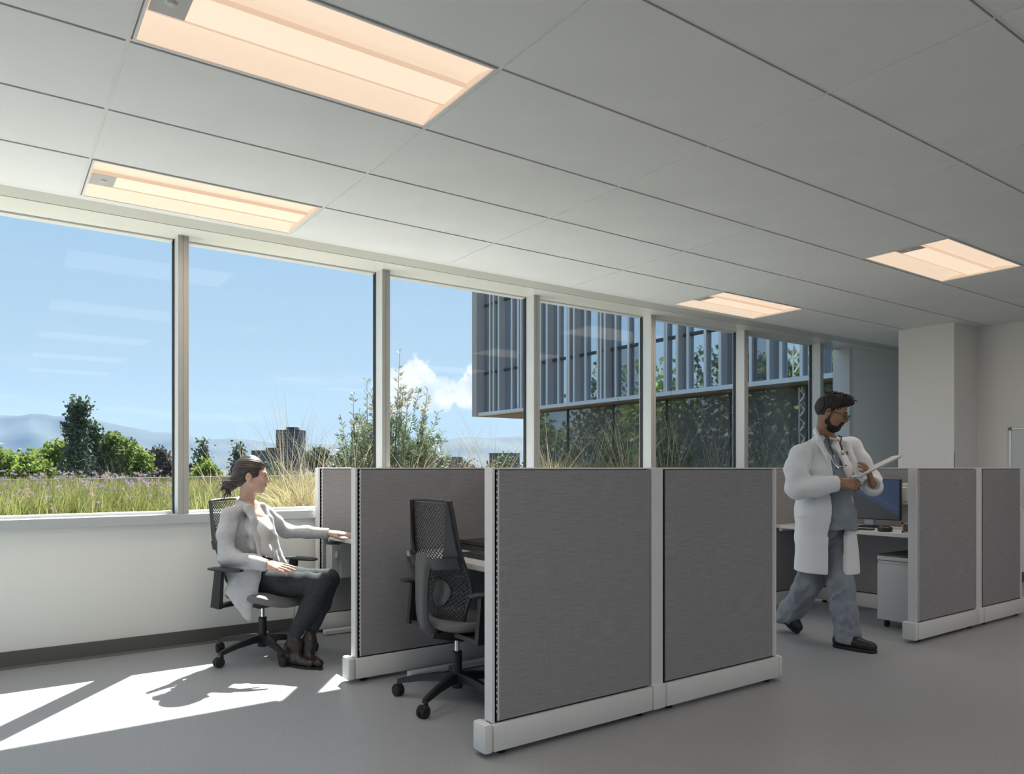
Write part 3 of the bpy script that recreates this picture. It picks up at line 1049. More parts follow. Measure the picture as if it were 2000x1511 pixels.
    # arms
    for s in (1, -1):
        f = arm_fwd[0 if s > 0 else 1]
        am = MB()
        am.bar((-0.06 + f * .3, s * 0.10, 0.362), (-0.07 + f * .3, s * 0.305, 0.362), 0.055, 0.022)
        am.bar((-0.075 + f * .3, s * 0.312, 0.352), (-0.06 + f * .6, s * 0.312, 0.575), 0.030, 0.070, up=(1, 0, 0), w2=0.026, h2=0.055)
        ar = am.build('arm_support', M['black'], t)
        vs, fs = [], []
        prof = [(-0.125, .022, .006), (-0.115, .036, .010), (-0.06, .046, .013), (0.02, .048, .013), (0.085, .042, .012), (0.118, .030, .010), (0.128, .016, .006)]
        for x, w, h in prof:
            for j in range(10):
                a = 2 * PI * j / 10
                vs.append((x - 0.02 + f, s * 0.312 + w * math.copysign(abs(math.cos(a)) ** .7, math.cos(a)), 0.588 + h * math.sin(a)))
        for i in range(len(prof) - 1):
            for j in range(10):
                a, b = i * 10 + j, i * 10 + (j + 1) % 10
                fs.append((a, b, b + 10, a + 10))
        fs += [tuple(reversed(range(10))), tuple(range(len(vs) - 10, len(vs)))]
        MB().add(vs, fs).build('arm_pad', M['pad'], t, smooth=True)
    return t


chair('office_chair', 'empty black mesh office chair pulled up to the near desk', (1.985, 3.235, 0), 0.06, 2.33)
LEAN[0] = 0.11
wc = cam_world(-1.470, 4.66)
chair('office_chair', 'black mesh office chair with armrests under the seated woman', (wc[0], wc[1], 0), math.atan2(-.45, .89) - TH, 3.35, (0.06, 0.03))

# ================================================================== OUTDOORS
def cw(px, d, z):
    """point at depth d along the photograph's column px, height z"""
    l = (px - CX) / FPX * d
    return Vector((d * SN + l * CS, d * CS - l * SN, z))


def zy(py, d):
    return EYE - (py - CY) * d / FPX


rng = np.random.default_rng(7)
GR = -6.5            # street level
BED = 0.52           # soil of the roof garden
M['soil'] = pm('planting_soil', (0.085, 0.075, 0.045), 0.95, var=0.4, vscale=3)
M['earth'] = pm('city_ground', (0.05, 0.055, 0.042), 0.95, var=0.4, vscale=0.02)
M['concrete'] = pm('parapet_concrete', (0.20, 0.185, 0.17), 0.85, var=0.12, vscale=2)
structure('terrain', MB().poly([(9000 * math.cos(a * PI / 24), 9000 * math.sin(a * PI / 24)) for a in range(48)], GR - 1.5, GR), M['earth'])
# roof garden bed with its oblique parapet
pa, pb = cw(-260, 15.6, 0), cw(700, 36.0, 0)
structure('terrace', MB().poly([(XL - 12, 5.48), (16.4, 5.48), (16.4, 30), (pb.x, pb.y), (pa.x, pa.y), (XL - 12, 9.0)], BED - 0.4, BED), M['soil'])
structure('bounce_strip', MB().box(XL - 12, 5.48, BED - 0.1, 16.3, 7.3, BED + 0.02), pm('bounce_strip_pale', (0.60, 0.58, 0.54), 0.95, var=0.15, vscale=60))  # unseen pale strip added to bounce sunlight up to the ceiling
structure('bounce_deck', MB().box(XL - 12, YB - 2, -0.3, XL - 0.2, 5.46, -0.02), pm('bounce_deck_dark', (0.11, 0.10, 0.09), 0.9, var=0.2, vscale=4))  # unseen deck added for its bounce light, dark to hold the left ceiling down
pdir = (pb - pa).normalized()
par = structure('wall_parapet', MB().bar((pa.x, pa.y, 0.55), (pb.x, pb.y, 0.55), 0.28, 0.56), M['concrete'])
MB().bar((pa.x, pa.y, 0.86), (pb.x, pb.y, 0.86), 0.36, 0.07).build('coping', pm('coping_stone', (0.30, 0.285, 0.26), 0.8), par)

# ---------------- hills
ridge = [(-900, 850), (-500, 835), (-250, 822), (-100, 813), (0, 811), (40, 812), (60, 808), (88, 809), (105, 813), (130, 812), (155, 817), (190, 820), (215, 826), (250, 833),
         (300, 843), (335, 845), (370, 851), (405, 858), (450, 856), (500, 860), (540, 866), (600, 864), (650, 867), (690, 862), (720, 859), (760, 856), (820, 858),
         (870, 857), (905, 852), (950, 853), (1000, 851), (1060, 848), (1150, 853), (1300, 846), (1500, 858), (1800, 850), (2400, 860)]


def hills(name, label, d0, pts, depth, seed, mat):
    r = np.random.default_rng(seed)
    xs = np.arange(pts[0][0], pts[-1][0], 6.0)
    ys = np.interp(xs, [p[0] for p in pts], [p[1] for p in pts])
    nz = np.zeros(len(xs))
    for k in (7, 15, 31, 63):
        nz += np.interp(np.arange(len(xs)), np.arange(0, len(xs) + k, k), r.normal(0, 0.012 * k ** 0.9, len(np.arange(0, len(xs) + k, k))))
    ys = ys + np.clip(nz, -1.5, 1.5)
    rows_ = 16
    V = []
    for q in range(rows_ + 1):
        u = q / rows_
        for i, (px, py) in enumerate(zip(xs, ys)):
            h = EYE + (CY - py) * d0 / FPX - GR
            d = d0 - depth * (1 - u) + 60 * math.sin(px * .013 + q * .5) * math.sin(PI * u)
            gul = 1 - 0.16 * math.sin(PI * u) * (0.5 + 0.5 * math.sin(px * 0.045 + 1.5 * math.sin(px * .011) + u * 2))
            z = GR - 5 + (h + 5) * (u ** 0.8) * gul
            V.append(cw(px, d, z))
    n_ = len(xs)
    F = []
    for q in range(rows_):
        for i in range(n_ - 1):
            a = q * n_ + i
            F.append((a, a + 1, a + 1 + n_, a + n_))
    # back slope, so the ridge has its own far side
    k = len(V)
    for px in xs: V.append(cw(px, d0 + depth * .8, GR - 5))
    for i in range(n_ - 1):
        a = rows_ * n_ + i
        F.append((a, a + 1, k + i + 1, k + i))
    me = np_mesh(name, np.array([tuple(v) for v in V]), np.array(F))
    o = link_mesh(name, me, mat, smooth=True)
    o['kind'] = 'structure'
    return o


M['forest'] = pm('hill_forest', (0.020, 0.030, 0.026), 0.95, var=0.35, vscale=0.006)
hills('hills', '', 3600, ridge, 900, 3, M['forest'])

# ---------------- haze lying over the valley between the town and the hills
hz = bpy.data.materials.new('valley_haze')
hz.use_nodes = True
hn = hz.node_tree
hn.nodes.clear()
ho = hn.nodes.new('ShaderNodeOutputMaterial')
sc_ = hn.nodes.new('ShaderNodeVolumeScatter')
sc_.inputs['Color'].default_value = (0.22, 0.50, 1.0, 1)
sc_.inputs['Density'].default_value = 0.00013
sc_.inputs['Anisotropy'].default_value = 0.0
hn.links.new(sc_.outputs[0], ho.inputs['Volume'])
a, b, c_, d_ = cw(-700, 700, 0), cw(2300, 700, 0), cw(2300, 2650, 0), cw(-700, 2650, 0)
hb = MB().poly([(p.x, p.y) for p in (a, b, c_, d_)], GR + 0.5, 240).build('valley_haze', hz)
tag(hb, 'thin blue haze over the valley before the hills', 'haze', kind='stuff')


# ---------------- leaves, trees
def quads(name, P, U, W, mat, parent=None, smooth=False):
    """P (n,3) centres, U/W half-axes (n,3): diamond leaves"""
    n = len(P)
    V = np.concatenate([P - U, P + W, P + U, P - W], 1).reshape(-1, 3)
    F = np.arange(n * 4).reshape(-1, 4)
    return link_mesh(name, np_mesh(name, V, F), mat, parent)


def rand_dirs(r, n):
    v = r.normal(size=(n, 3)); return v / np.linalg.norm(v, axis=1)[:, None]


def leafmat(name, c, trans=0.35, var=0.45, vscale=0.6):
    return pm(name, c, 0.7, spec=0.2, var=var, vscale=vscale, trans=trans)


M['leaf_bright'] = leafmat('leaf_bright_green', (0.20, 0.255, 0.055))
M['leaf_mid'] = leafmat('leaf_mid_green', (0.155, 0.205, 0.055))
M['leaf_dark'] = leafmat('leaf_conifer', (0.105, 0.135, 0.085), 0.2)
M['leaf_red'] = leafmat('leaf_reddish', (0.11, 0.095, 0.075), 0.2)
M['bark'] = pm('bark', (0.10, 0.08, 0.06), 0.9, var=0.3, vscale=2)
M['twig'] = pm('grey_twig', (0.16, 0.14, 0.12), 0.9)


def crown_points(r, blobs, n, surf=0.55):
    vol = np.array([b[3] * b[4] * b[5] for b in blobs]) ** 0.7
    k = r.choice(len(blobs), n, p=vol / vol.sum())
    B = np.array(blobs)[k]
    d = rand_dirs(r, n)
    rad = surf + (1 - surf) * r.random(n) ** 0.5
    return B[:, :3] + d * B[:, 3:6] * rad[:, None], d


def tree(label, px, d, top, kind, half_w, mat, base=None, n=5000, leaf=0.16, seed=0, group='trees beyond the roof garden', cat='tree'):
    """tree standing on the street at depth d; top = photo row of its tip; half_w in photo pixels"""
    r = np.random.default_rng(seed + 11)
    root = cw(px, d, GR)
    t = thing(kind if kind.endswith('tree') or kind == 'bare_shrub' else kind + '_tree', label, cat, tuple(root), 0, group)
    H = zy(top, d) - GR
    R = half_w * d / FPX
    tk = MB()
    if kind == 'conifer':
        tk.tube([(0, 0, 0), (0, 0, H * .97)], [R * .09 + .12, 0.05], 8).build('trunk', M['bark'], t, smooth=True)
        blobs = []
        nb = 60
        for i in range(nb):
            u = (i + r.random()) / nb
            z = H * (0.16 + 0.83 * u)
            ext = R * (1 - u) ** 0.75 * (0.75 + 0.5 * r.random()) + 0.12 * R
            a = i * 2.4 + r.random()
            for q in (0.5, 0.9):
                blobs.append((math.cos(a) * ext * q, math.sin(a) * ext * q, z - 0.10 * ext * q, ext * .34 + .1, ext * .34 + .1, ext * .20 + .12))
    elif kind == 'redwood':
        tk.tube([(0, 0, 0), (0.2, 0, H * .5), (0, 0, H * .98)], [R * .10 + .1, R * .06 + .06, 0.05], 8).build('trunk', M['bark'], t, smooth=True)
        blobs = []
        for i in range(70):
            u = (i + r.random()) / 70
            ext = R * (1.0 if u < .35 else 1.0 - 0.85 * (u - .35)) * (0.5 + 0.6 * r.random())
            a = i * 2.4 + r.random() * 2
            blobs.append((math.cos(a) * ext * .75, math.sin(a) * ext * .75, H * (0.30 + 0.68 * u), R * .20, R * .20, R * (.12 + .16 * r.random())))
    else:
        tk.tube([(0, 0, 0), (0.1, 0.1, H * .35), (0, 0, H * .7)], [R * .08 + .1, R * .06 + .06, 0.06], 8).build('trunk', M['bark'], t, smooth=True)
        blobs = []
        cz = H - R * .95
        for i in range(34):
            v = rand_dirs(r, 1)[0]
            q = 0.35 + 0.45 * r.random()
            s = R * (0.24 + 0.20 * r.random())
            blobs.append((v[0] * R * q * 1.05, v[1] * R * q * 1.05, cz + v[2] * R * q * .95, s, s, s * .85))
        for i in range(16):
            a = r.random() * 6.28
            q = R * (0.35 + 0.55 * r.random())
            s = R * .34
            blobs.append((math.cos(a) * q, math.sin(a) * q, cz - R * (0.3 + 0.9 * r.random()), s, s, s))
    P, D = crown_points(r, blobs, n, 0.35 if kind in ('redwood', 'conifer') else 0.5)
    P = P + r.normal(0, leaf * (1.7 if kind in ('redwood', 'conifer') else .9), P.shape)
    sz = leaf * (0.6 + 0.8 * r.random(n))
    U = rand_dirs(r, n); W = np.cross(U, rand_dirs(r, n)); W /= np.linalg.norm(W, axis=1)[:, None]
    quads('foliage', P, U * sz[:, None], W * (sz * .6)[:, None], mat, t)['kind'] = 'stuff'
    return t


tree('tall dark open-branched conifer rising above the other trees at the left', 152, 62, 779, 'redwood', 29, M['leaf_dark'], n=4200, leaf=0.17, seed=1)
tree('dark conifer top beside the tall conifer, half its height', 181, 64, 828, 'redwood', 16, M['leaf_dark'], n=3000, leaf=0.18, seed=31)
tree('bright green round tree cut by the left edge of the photo', 22, 55, 866, 'round', 70, M['leaf_bright'], n=9000, leaf=0.17, seed=2)
tree('low bright green tree before the round tree at the left edge', 60, 50, 893, 'round', 42, M['leaf_bright'], n=5000, leaf=0.15, seed=3)
tree('bright green tree left of the tall conifer trunk', 112, 70, 858, 'round', 40, M['leaf_bright'], n=5000, leaf=0.19, seed=4)
tree('mid green domed tree right of the tall conifer', 220, 66, 840, 'round', 38, M['leaf_mid'], n=6000, leaf=0.18, seed=5)
tree('small pale green tree left of the dark reddish tree', 268, 72, 872, 'round', 28, M['leaf_bright'], n=3500, leaf=0.18, seed=6)
tree('dark reddish tree next to the first window mullion', 312, 76, 873, 'round', 26, M['leaf_red'], n=3500, leaf=0.19, seed=7)
tree('small dark conifer just right of the first window mullion', 396, 150, 858, 'conifer', 17, M['leaf_dark'], n=2600, leaf=0.35, seed=8)
tree('small dark conifer above the seated woman\'s head', 466, 150, 866, 'conifer', 15, M['leaf_dark'], n=2400, leaf=0.35, seed=9)
tree('low bright green tree behind the seated woman\'s shoulder', 400, 80, 896, 'round', 32, M['leaf_bright'], n=3500, leaf=0.2, seed=10)
tree('dark rounded tree right of the tower block', 620, 160, 870, 'round', 22, M['leaf_dark'], n=2600, leaf=0.4, seed=11)
for i, (px, d, top, hw) in enumerate(((-60, 90, 850, 60), (350, 130, 893, 40), (540, 210, 893, 50), (700, 230, 893, 60), (800, 240, 892, 60), (905, 240, 889, 50), (985, 220, 882, 36), (1040, 230, 885, 50))):
    tree(['tree mostly beyond the left edge of the photo', 'dark tree line patch behind the first window mullion', 'dark tree crowns at the foot of the tower block', 'distant dark trees left of the shrub',
          'distant dark trees behind the leafy shrub', 'distant dark trees right of the shrub', 'distant trees below the overhanging facade', 'distant trees hidden by the fourth mullion'][i],
         px, d, top, 'round', hw, M['leaf_red'] if i % 2 else M['leaf_dark'], n=2600, leaf=0.45, seed=40 + i)

# bare grey shrub between the trees
t = thing('bare_shrub', 'tangle of bare grey branches in front of the green trees at the left', 'shrub', tuple(cw(215, 40, GR)), 0)
r = np.random.default_rng(5)
tw = MB()
for s in range(16):
    a = r.random() * 6.28
    p = Vector((r.normal() * .7, r.normal() * .7, 4.9))
    dr = Vector((math.cos(a) * .55, math.sin(a) * .55, 1.0)).normalized()
    stack = [(p, dr, 1.5, 0.035, 0)]
    while stack:
        p0, dv, ln, rd, lv = stack.pop()
        p1 = p0 + dv * ln * .5 + Vector(r.normal(0, .05, 3)); p2 = p1 + (dv + Vector(r.normal(0, .18, 3))) * ln * .5
        tw.tube([p0, p1, p2], [rd, rd * .8, rd * .6], 4, cap=False)
        if lv < 4:
            for q in range(2):
                stack.append((p2 if q else p1, (dv + Vector(r.normal(0, .5, 3))).normalized(), ln * (.62 + .2 * r.random()), rd * .6, lv + 1))
tw.build('branches', M['twig'], t)
tw2 = MB()
for a in range(5):
    tw2.tube([(0.1 * a - .2, 0, 0), (0.12 * a - .25, 0.1, 2.0), (.25 * a - .5, 0, 3.8)], [0.12, 0.09, 0.05], 5)
tw2.build('stems', M['twig'], t)

# ---------------- town: tower block and low roofs
M['tower'] = pm('tower_dark_cladding', (0.060, 0.062, 0.070), 0.6)
M['tower_win'] = pm('tower_windows', (0.12, 0.14, 0.17), 0.25, var=0.4, vscale=0.2)
M['brownbld'] = pm('brown_stucco', (0.14, 0.115, 0.10), 0.9)
M['roofgrey'] = pm('roof_grey', (0.16, 0.15, 0.145), 0.9)


def far_block(name, label, px0, px1, d, top, rows_, cols_, mat, wmat, extra=None):
    p = cw((px0 + px1) / 2, d, GR)
    W = (px1 - px0) * d / FPX
    H = zy(top, d) - GR
    t = thing(name, label, 'building', tuple(p), -TH, 'buildings of the town beyond the trees')
    D = W * 0.9
    MB().box(-W / 2, 0, 0, W / 2, D, H).build('wall', mat, t)
    MB().box(-W / 2 - .2, -.2, H, W / 2 + .2, D + .2, H + .5).build('parapet', mat, t)
    if extra:
        x0, x1, eh = extra
        MB().box(-W / 2 + W * x0, D * .2, H + .5, -W / 2 + W * x1, D * .7, H + .5 + eh).build('penthouse', mat, t)
    w = W / cols_
    h = (H - 2) / rows_
    me = None
    for i in range(rows_):
        for j in range(cols_):
            if me is None:
                o = MB().box(-w * .34, -.12, -h * .28, w * .34, 0.05, h * .28).build('window', wmat, t); me = o.data
            else:
                o = link_mesh('window', me, None, t)
            o.location = (-W / 2 + (j + .5) * w, 0, 1.5 + (i + .5) * h)
    return t


far_block('tower_block', 'dark office tower standing alone on the horizon', 539, 586, 620, 840, 14, 7, M['tower'], M['tower_win'], (0.36, 0.80, 2.4))
far_block('low_building', 'low brown building left of the dark tower', 491, 541, 420, 881, 3, 8, M['brownbld'], M['tower_win'], (0.5, 0.95, 1.6))
far_block('low_building', 'low grey roofed building right of the dark tower', 640, 715, 520, 890, 3, 10, M['roofgrey'], M['tower_win'])
far_block('low_building', 'low brown building below the distant hills near the fourth mullion', 955, 1015, 480, 886, 3, 8, M['brownbld'], M['tower_win'])
far_block('low_building', 'low building glimpsed behind the leafy shrub', 780, 900, 560, 893, 2, 12, M['roofgrey'], M['tower_win'])

# ---------------- neighbouring wing with finned glass facade
M['facade_glass'] = None
def facade_glass(name, base, refl):
    m, nt, b = new_mat(name)
    N, L = nt.nodes, nt.links
    gl = N.new('ShaderNodeBsdfGlossy'); gl.inputs['Roughness'].default_value = 0.015; gl.inputs['Color'].default_value = (0.80, 0.90, 1.0, 1)
    b.inputs['Base Color'].default_value = (*base, 1); b.inputs['Roughness'].default_value = 0.4
    tc = N.new('ShaderNodeTexCoord'); nz = N.new('ShaderNodeTexNoise'); nz.inputs['Scale'].default_value = 0.35
    L.new(tc.outputs['Object'], nz.inputs['Vector'])
    bp = N.new('ShaderNodeBump'); bp.inputs['Strength'].default_value = 0.05; bp.inputs['Distance'].default_value = 0.05
    L.new(nz.outputs['Fac'], bp.inputs['Height']); L.new(bp.outputs[0], gl.inputs['Normal'])
    mix = N.new('ShaderNodeMixShader'); mix.inputs[0].default_value = refl
    L.new(b.outputs[0], mix.inputs[1]); L.new(gl.outputs[0], mix.inputs[2]); L.new(mix.outputs[0], N['Material Output'].inputs[0])
    return m
M['facade_glass'] = facade_glass('facade_glass', (0.07, 0.085, 0.11), 0.68)
M['facade_dark'] = facade_glass('facade_glass_dark', (0.115, 0.095, 0.082), 0.25)
M['spandrel'] = facade_glass('facade_spandrel', (0.11, 0.105, 0.11), 0.30)
M['fin'] = pm('facade_fin', (0.46, 0.41, 0.385), 0.5)
M['fin_edge'] = pm('facade_fin_edge', (0.78, 0.76, 0.75), 0.4)
M['soffit_out'] = pm('tan_soffit', (0.36, 0.25, 0.16), 0.7)

XB = 16.5
def yx(px):
    t_ = (px - CX) / FPX
    return XB * (CS - t_ * SN) / (SN + t_ * CS)

wing = thing('office_wing', 'neighbouring office wing with grey finned glass facade beyond the right windows', 'building', (XB, 9.0, GR))
YF = yx(946)
ZB = 3.40
TOPZ = 25.0
# body core behind the glass
MB().box(XB + 0.25, 6.0, ZB, XB + 12, YF - 0.06, TOPZ).build('upper_body', M['tower'], wing, world=True)
MB().box(XB + 0.45, 6.0, GR, XB + 11.5, yx(1021) - 0.05, ZB).build('lower_body', M['tower'], wing, world=True)
MB().box(XB - 0.02, 6.0, ZB - 0.14, XB + 12, YF, ZB).build('soffit', M['soffit_out'], wing, world=True)
MB().box(XB - 0.32, 6.0, ZB - 0.10, XB - 0.02, YF + 0.02, ZB + 0.02).build('sill_band', M['fin_edge'], wing, world=True)
MB().box(XB - 0.40, YF - 0.03, ZB - 0.12, XB + 0.3, YF + 0.30, TOPZ).build('corner_fin', M['fin'], wing, world=True)
# fin rhythm read off the photograph: (column of the fin edge, depth of the fin)
big = [985, 1029, 1080, 1133, 1193.6, 1262, 1335, 1419, 1513, 1609]
small = [961, 968, 1004, 1017, 1060, 1095, 1112, 1115.5, 1148, 1172, 1178, 1207, 1232, 1303, 1306, 1348, 1382, 1471, 1530, 1570, 1640]
fins = sorted([(yx(p), 0.26) for p in big] + [(yx(p), 0.09) for p in small])
for y, dp in fins:
    f = MB().box(XB - dp, y - 0.03, ZB, XB, y + 0.03, TOPZ).build('fin', M['fin'], wing, world=True)
    MB().box(XB - dp - 0.03, y - 0.038, ZB, XB - dp, y + 0.038, TOPZ).build('fin_edge', M['fin_edge'], f, world=False)
    f.children[0].data.transform(Matrix.Translation((-XB, -9.0, -GR)))
rowsz = [(ZB, 4.98), (5.06, 7.72), (7.80, 9.3), (9.38, 12.0), (12.08, 14.6), (14.68, 17.3), (17.38, 20.0), (20.08, 22.6), (22.68, TOPZ)]
edges_ = [6.2] + [y for y, dp in fins if dp > 0.2] + [YF - 0.1]
for i in range(len(edges_) - 1):
    for q, (z0, z1) in enumerate(rowsz):
        MB().box(XB + 0.0, edges_[i] + 0.03, z0, XB + 0.03, edges_[i + 1] - 0.03, z1).build('pane', M['spandrel'] if q == 0 and i in (2, 5) else M['facade_glass'], wing, world=True)
for z in (5.02, 7.76, 9.34, 12.04):
    MB().box(XB - 0.05, 6.0, z - 0.045, XB + 0.05, YF - 0.05, z + 0.045).build('transom', M['tower'], wing, world=True)
ly = [6.1, 8.4, 10.7, 13.0, 15.3, 17.6, 19.9, yx(1021) - 0.05]
for a, b in zip(ly[:-1], ly[1:]):
    MB().box(XB + 0.30, a + 0.02, GR, XB + 0.34, b - 0.02, ZB - 0.14).build('lower_pane', M['facade_dark'], wing, world=True)
    MB().box(XB + 0.26, b - 0.025, GR, XB + 0.36, b + 0.025, ZB - 0.14).build('lower_mullion', M['tower'], wing, world=True)

# what the facade mirrors: trees and a lattice mast on the far left, outside the photo
for i, (X_, Y_, H_, R_) in enumerate(((-28, 84, 17, 6.5), (-26, 74, 15.5, 6.5), (-30, 65, 21, 7), (-28, 57, 20, 6.5), (-33, 50, 22, 7), (-36, 44, 21, 5.5), (-22, 92, 16, 6), (-20, 33, 11.5, 4.2))):
    d = X_ * SN + Y_ * CS
    t = thing('round_tree', ['broad tree', 'wide low tree', 'tall narrow tree', 'largest tree', 'small tree', 'far tree', 'farthest tree', 'slim young tree'][i] + ' left of the photo, mirrored in the wing glass', 'tree', (X_, Y_, GR), 0, 'trees mirrored in the office wing')
    r = np.random.default_rng(90 + i)
    MB().tube([(0, 0, 0), (0, 0, H_ * .8)], [.35, .1], 7).build('trunk', M['bark'], t)
    blobs = []
    for q in range(26):
        v = rand_dirs(r, 1)[0]; k = .4 + .45 * r.random()
        blobs.append((v[0] * R_ * k, v[1] * R_ * k, H_ - R_ * 1.2 + v[2] * R_ * 1.2 * k, R_ * .35, R_ * .35, R_ * .35))
    P, D = crown_points(r, blobs, 5000)
    P[:, 2] -= (R_ * .9) * (r.random(5000) ** 2)
    U = rand_dirs(r, 5000) * .42; W = np.cross(U, rand_dirs(r, 5000)) * .7
    quads('foliage', P, U, W, M['leaf_mid'] if i % 2 else M['leaf_dark'], t)['kind'] = 'stuff'
mast = thing('lattice_mast', 'steel lattice mast seen mirrored in the wing glass', 'mast', (-8.2, 26.4, GR))
mb = MB()
for sx in (-.45, .45):
    for sy in (-.45, .45):
        mb.tube([(sx, sy, 0), (sx, sy, 26)], 0.05, 5)
mb.build('uprights', pm('mast_steel', (0.34, 0.34, 0.33), 0.5), mast)
mb = MB()
z = 0.0
while z < 25.5:
    for s in (-.45, .45):
        for q in (-1, 1):
            mb.bar((-.45, s, z + (0.9 if q < 0 else 0)), (.45, s, z + (0 if q < 0 else 0.9)), 0.03, 0.03)
            mb.bar((s, -.45, z + (0.9 if q < 0 else 0)), (s, .45, z + (0 if q < 0 else 0.9)), 0.03, 0.03)
    z += 0.9
mb.build('bracing', pm('mast_brace', (0.30, 0.30, 0.30), 0.5), mast, kind='stuff')


# ================================================================== ROOF GARDEN PLANTS
def blades(name, base, height, lean, width, mat, r, parent=None, seg=4, arch=1.0):
    """grass blades. base (n,3), height (n,), lean (n,2): how far the tip ends sideways"""
    n = len(base)
    ang = r.random(n) * PI
    side = np.stack([np.cos(ang), np.sin(ang), np.zeros(n)], 1) * width[:, None]
    V = np.zeros((n, 2 * seg + 1, 3), np.float32)
    for k in range(seg + 1):
        u = k / seg
        off = np.zeros((n, 3))
        off[:, :2] = lean * (u ** (1.6 + 0.6 * arch))
        droop = arch * 0.35 * np.hypot(lean[:, 0], lean[:, 1]) * u ** 3
        off[:, 2] = height * u - droop
        c = base + off
        w = side * (1 - u) ** 0.6
        if k < seg:
            V[:, 2 * k] = c - w; V[:, 2 * k + 1] = c + w
        else:
            V[:, 2 * k] = c
    st = 2 * seg + 1
    F = []
    b0 = (np.arange(n) * st)[:, None]
    for k in range(seg - 1):
        F.append(np.concatenate([b0 + 2 * k, b0 + 2 * k + 1, b0 + 2 * k + 3], 1)); F.append(np.concatenate([b0 + 2 * k, b0 + 2 * k + 3, b0 + 2 * k + 2], 1))
    k = seg - 1
    F.append(np.concatenate([b0 + 2 * k, b0 + 2 * k + 1, b0 + 2 * k + 2], 1))
    return link_mesh(name, np_mesh(name, V.reshape(-1, 3), np.concatenate(F)), mat, parent)


M['grass'] = pm('meadow_grass', (0.20, 0.215, 0.065), 0.7, spec=0.2, var=0.5, vscale=2.5, trans=0.45)
M['straw'] = pm('straw_grass', (0.42, 0.355, 0.19), 0.7, spec=0.3, var=0.35, vscale=3.0, trans=0.40)
M['green_straw'] = pm('green_straw_grass', (0.28, 0.27, 0.11), 0.7, spec=0.3, var=0.4, vscale=3.0, trans=0.45)
M['stem'] = pm('dry_stem', (0.40, 0.33, 0.22), 0.7, trans=0.2)
M['flower'] = pm('verbena_purple', (0.34, 0.27, 0.37), 0.7, var=0.3, vscale=30, trans=0.3)
M['seedhead'] = pm('seed_head', (0.34, 0.24, 0.16), 0.8, trans=0.3)
M['olive'] = pm('olive_leaf', (0.15, 0.19, 0.10), 0.5, var=0.5, vscale=6, trans=0.35)
M['olive_new'] = pm('olive_leaf_bronze', (0.28, 0.22, 0.12), 0.5, var=0.3, vscale=6, trans=0.4)


def scatter(r, n, px0, px1, d0, d1):
    px = px0 + (px1 - px0) * r.random(n)
    d = d0 + (d1 - d0) * r.random(n) ** 1.2
    l = (px - CX) / FPX * d
    P = np.stack([d * SN + l * CS, d * CS - l * SN, np.full(n, BED)], 1)
    side = (pb.x - pa.x) * (P[:, 1] - pa.y) - (pb.y - pa.y) * (P[:, 0] - pa.x)
    return P[(P[:, 1] > 7.35) & (P[:, 0] < 16.0) & (side < -0.35 * (pb - pa).length)], None


r = np.random.default_rng(21)
P, _ = scatter(r, 42000, -330, 560, 7.0, 19.0)
n = len(P)
blobn = 0.5 + 0.5 * np.sin(P[:, 0] * 1.7 + 1.3 * np.sin(P[:, 1] * 1.1))
h = (0.20 + 0.30 * r.random(n)) * (0.72 + 0.5 * blobn)
o = blades('meadow_grass', P, h, r.normal(0, .10, (n, 2)) + np.array([0.05, 0.02]), 0.0045 + 0.004 * r.random(n), M['grass'], r, seg=3)
tag(o, 'green meadow grass filling the roof garden outside the left windows', 'grass', kind='stuff')
P, _ = scatter(r, 12000, -330, 1750, 7.0, 18.0)
n = len(P)
o = blades('dry_grass', P, 0.25 + 0.40 * r.random(n), r.normal(0, .16, (n, 2)), 0.0035 + 0.0025 * r.random(n), M['green_straw'], r, seg=3)
tag(o, 'thin yellowed grass stalks scattered through the roof garden', 'grass', kind='stuff')

# purple verbena: stems with flower heads
P, _ = scatter(r, 420, -200, 345, 7.2, 12.0)
n = len(P)
h = 0.34 + 0.34 * r.random(n)
ln = r.normal(0, .10, (n, 2))
fl = empty('verbena', (0, 0, 0))
tag(fl, 'purple verbena flowers standing above the grass outside the leftmost window', 'flowers', kind='stuff')
blades('stems', P, h, ln, np.full(n, 0.003), M['grass'], r, fl, seg=3)['kind'] = 'stuff'
tips = P + np.concatenate([ln, (h - 0.35 * np.hypot(ln[:, 0], ln[:, 1]))[:, None]], 1)
C = np.repeat(tips, 26, 0) + r.normal(0, .010, (n * 26, 3)) * np.array([1, 1, .7])
U = rand_dirs(r, len(C)) * .0065; W = np.cross(U, rand_dirs(r, len(C)))
quads('flower_heads', C, U, W, M['flower'], fl)['kind'] = 'stuff'
# reddish seed heads
P, _ = scatter(r, 150, -150, 520, 5.6, 10.0)
n = len(P); h = 0.34 + 0.3 * r.random(n); ln = r.normal(0, .14, (n, 2))
fl = empty('seeding_grass', (0, 0, 0))
tag(fl, 'tan feathery seed heads among the meadow grass', 'grass', kind='stuff')
blades('stems', P, h, ln, np.full(n, 0.003), M['stem'], r, fl, seg=3)['kind'] = 'stuff'
tips = P + np.concatenate([ln, (h - 0.35 * np.hypot(ln[:, 0], ln[:, 1]))[:, None]], 1)
C = np.repeat(tips, 30, 0) + r.normal(0, 1, (n * 30, 3)) * np.array([.008, .008, .035])
U = rand_dirs(r, len(C)) * .004; U[:, 2] = .012; W = np.cross(U, rand_dirs(r, len(C))) * .4
quads('seed_heads', C, U, W, M['seedhead'], fl)['kind'] = 'stuff'


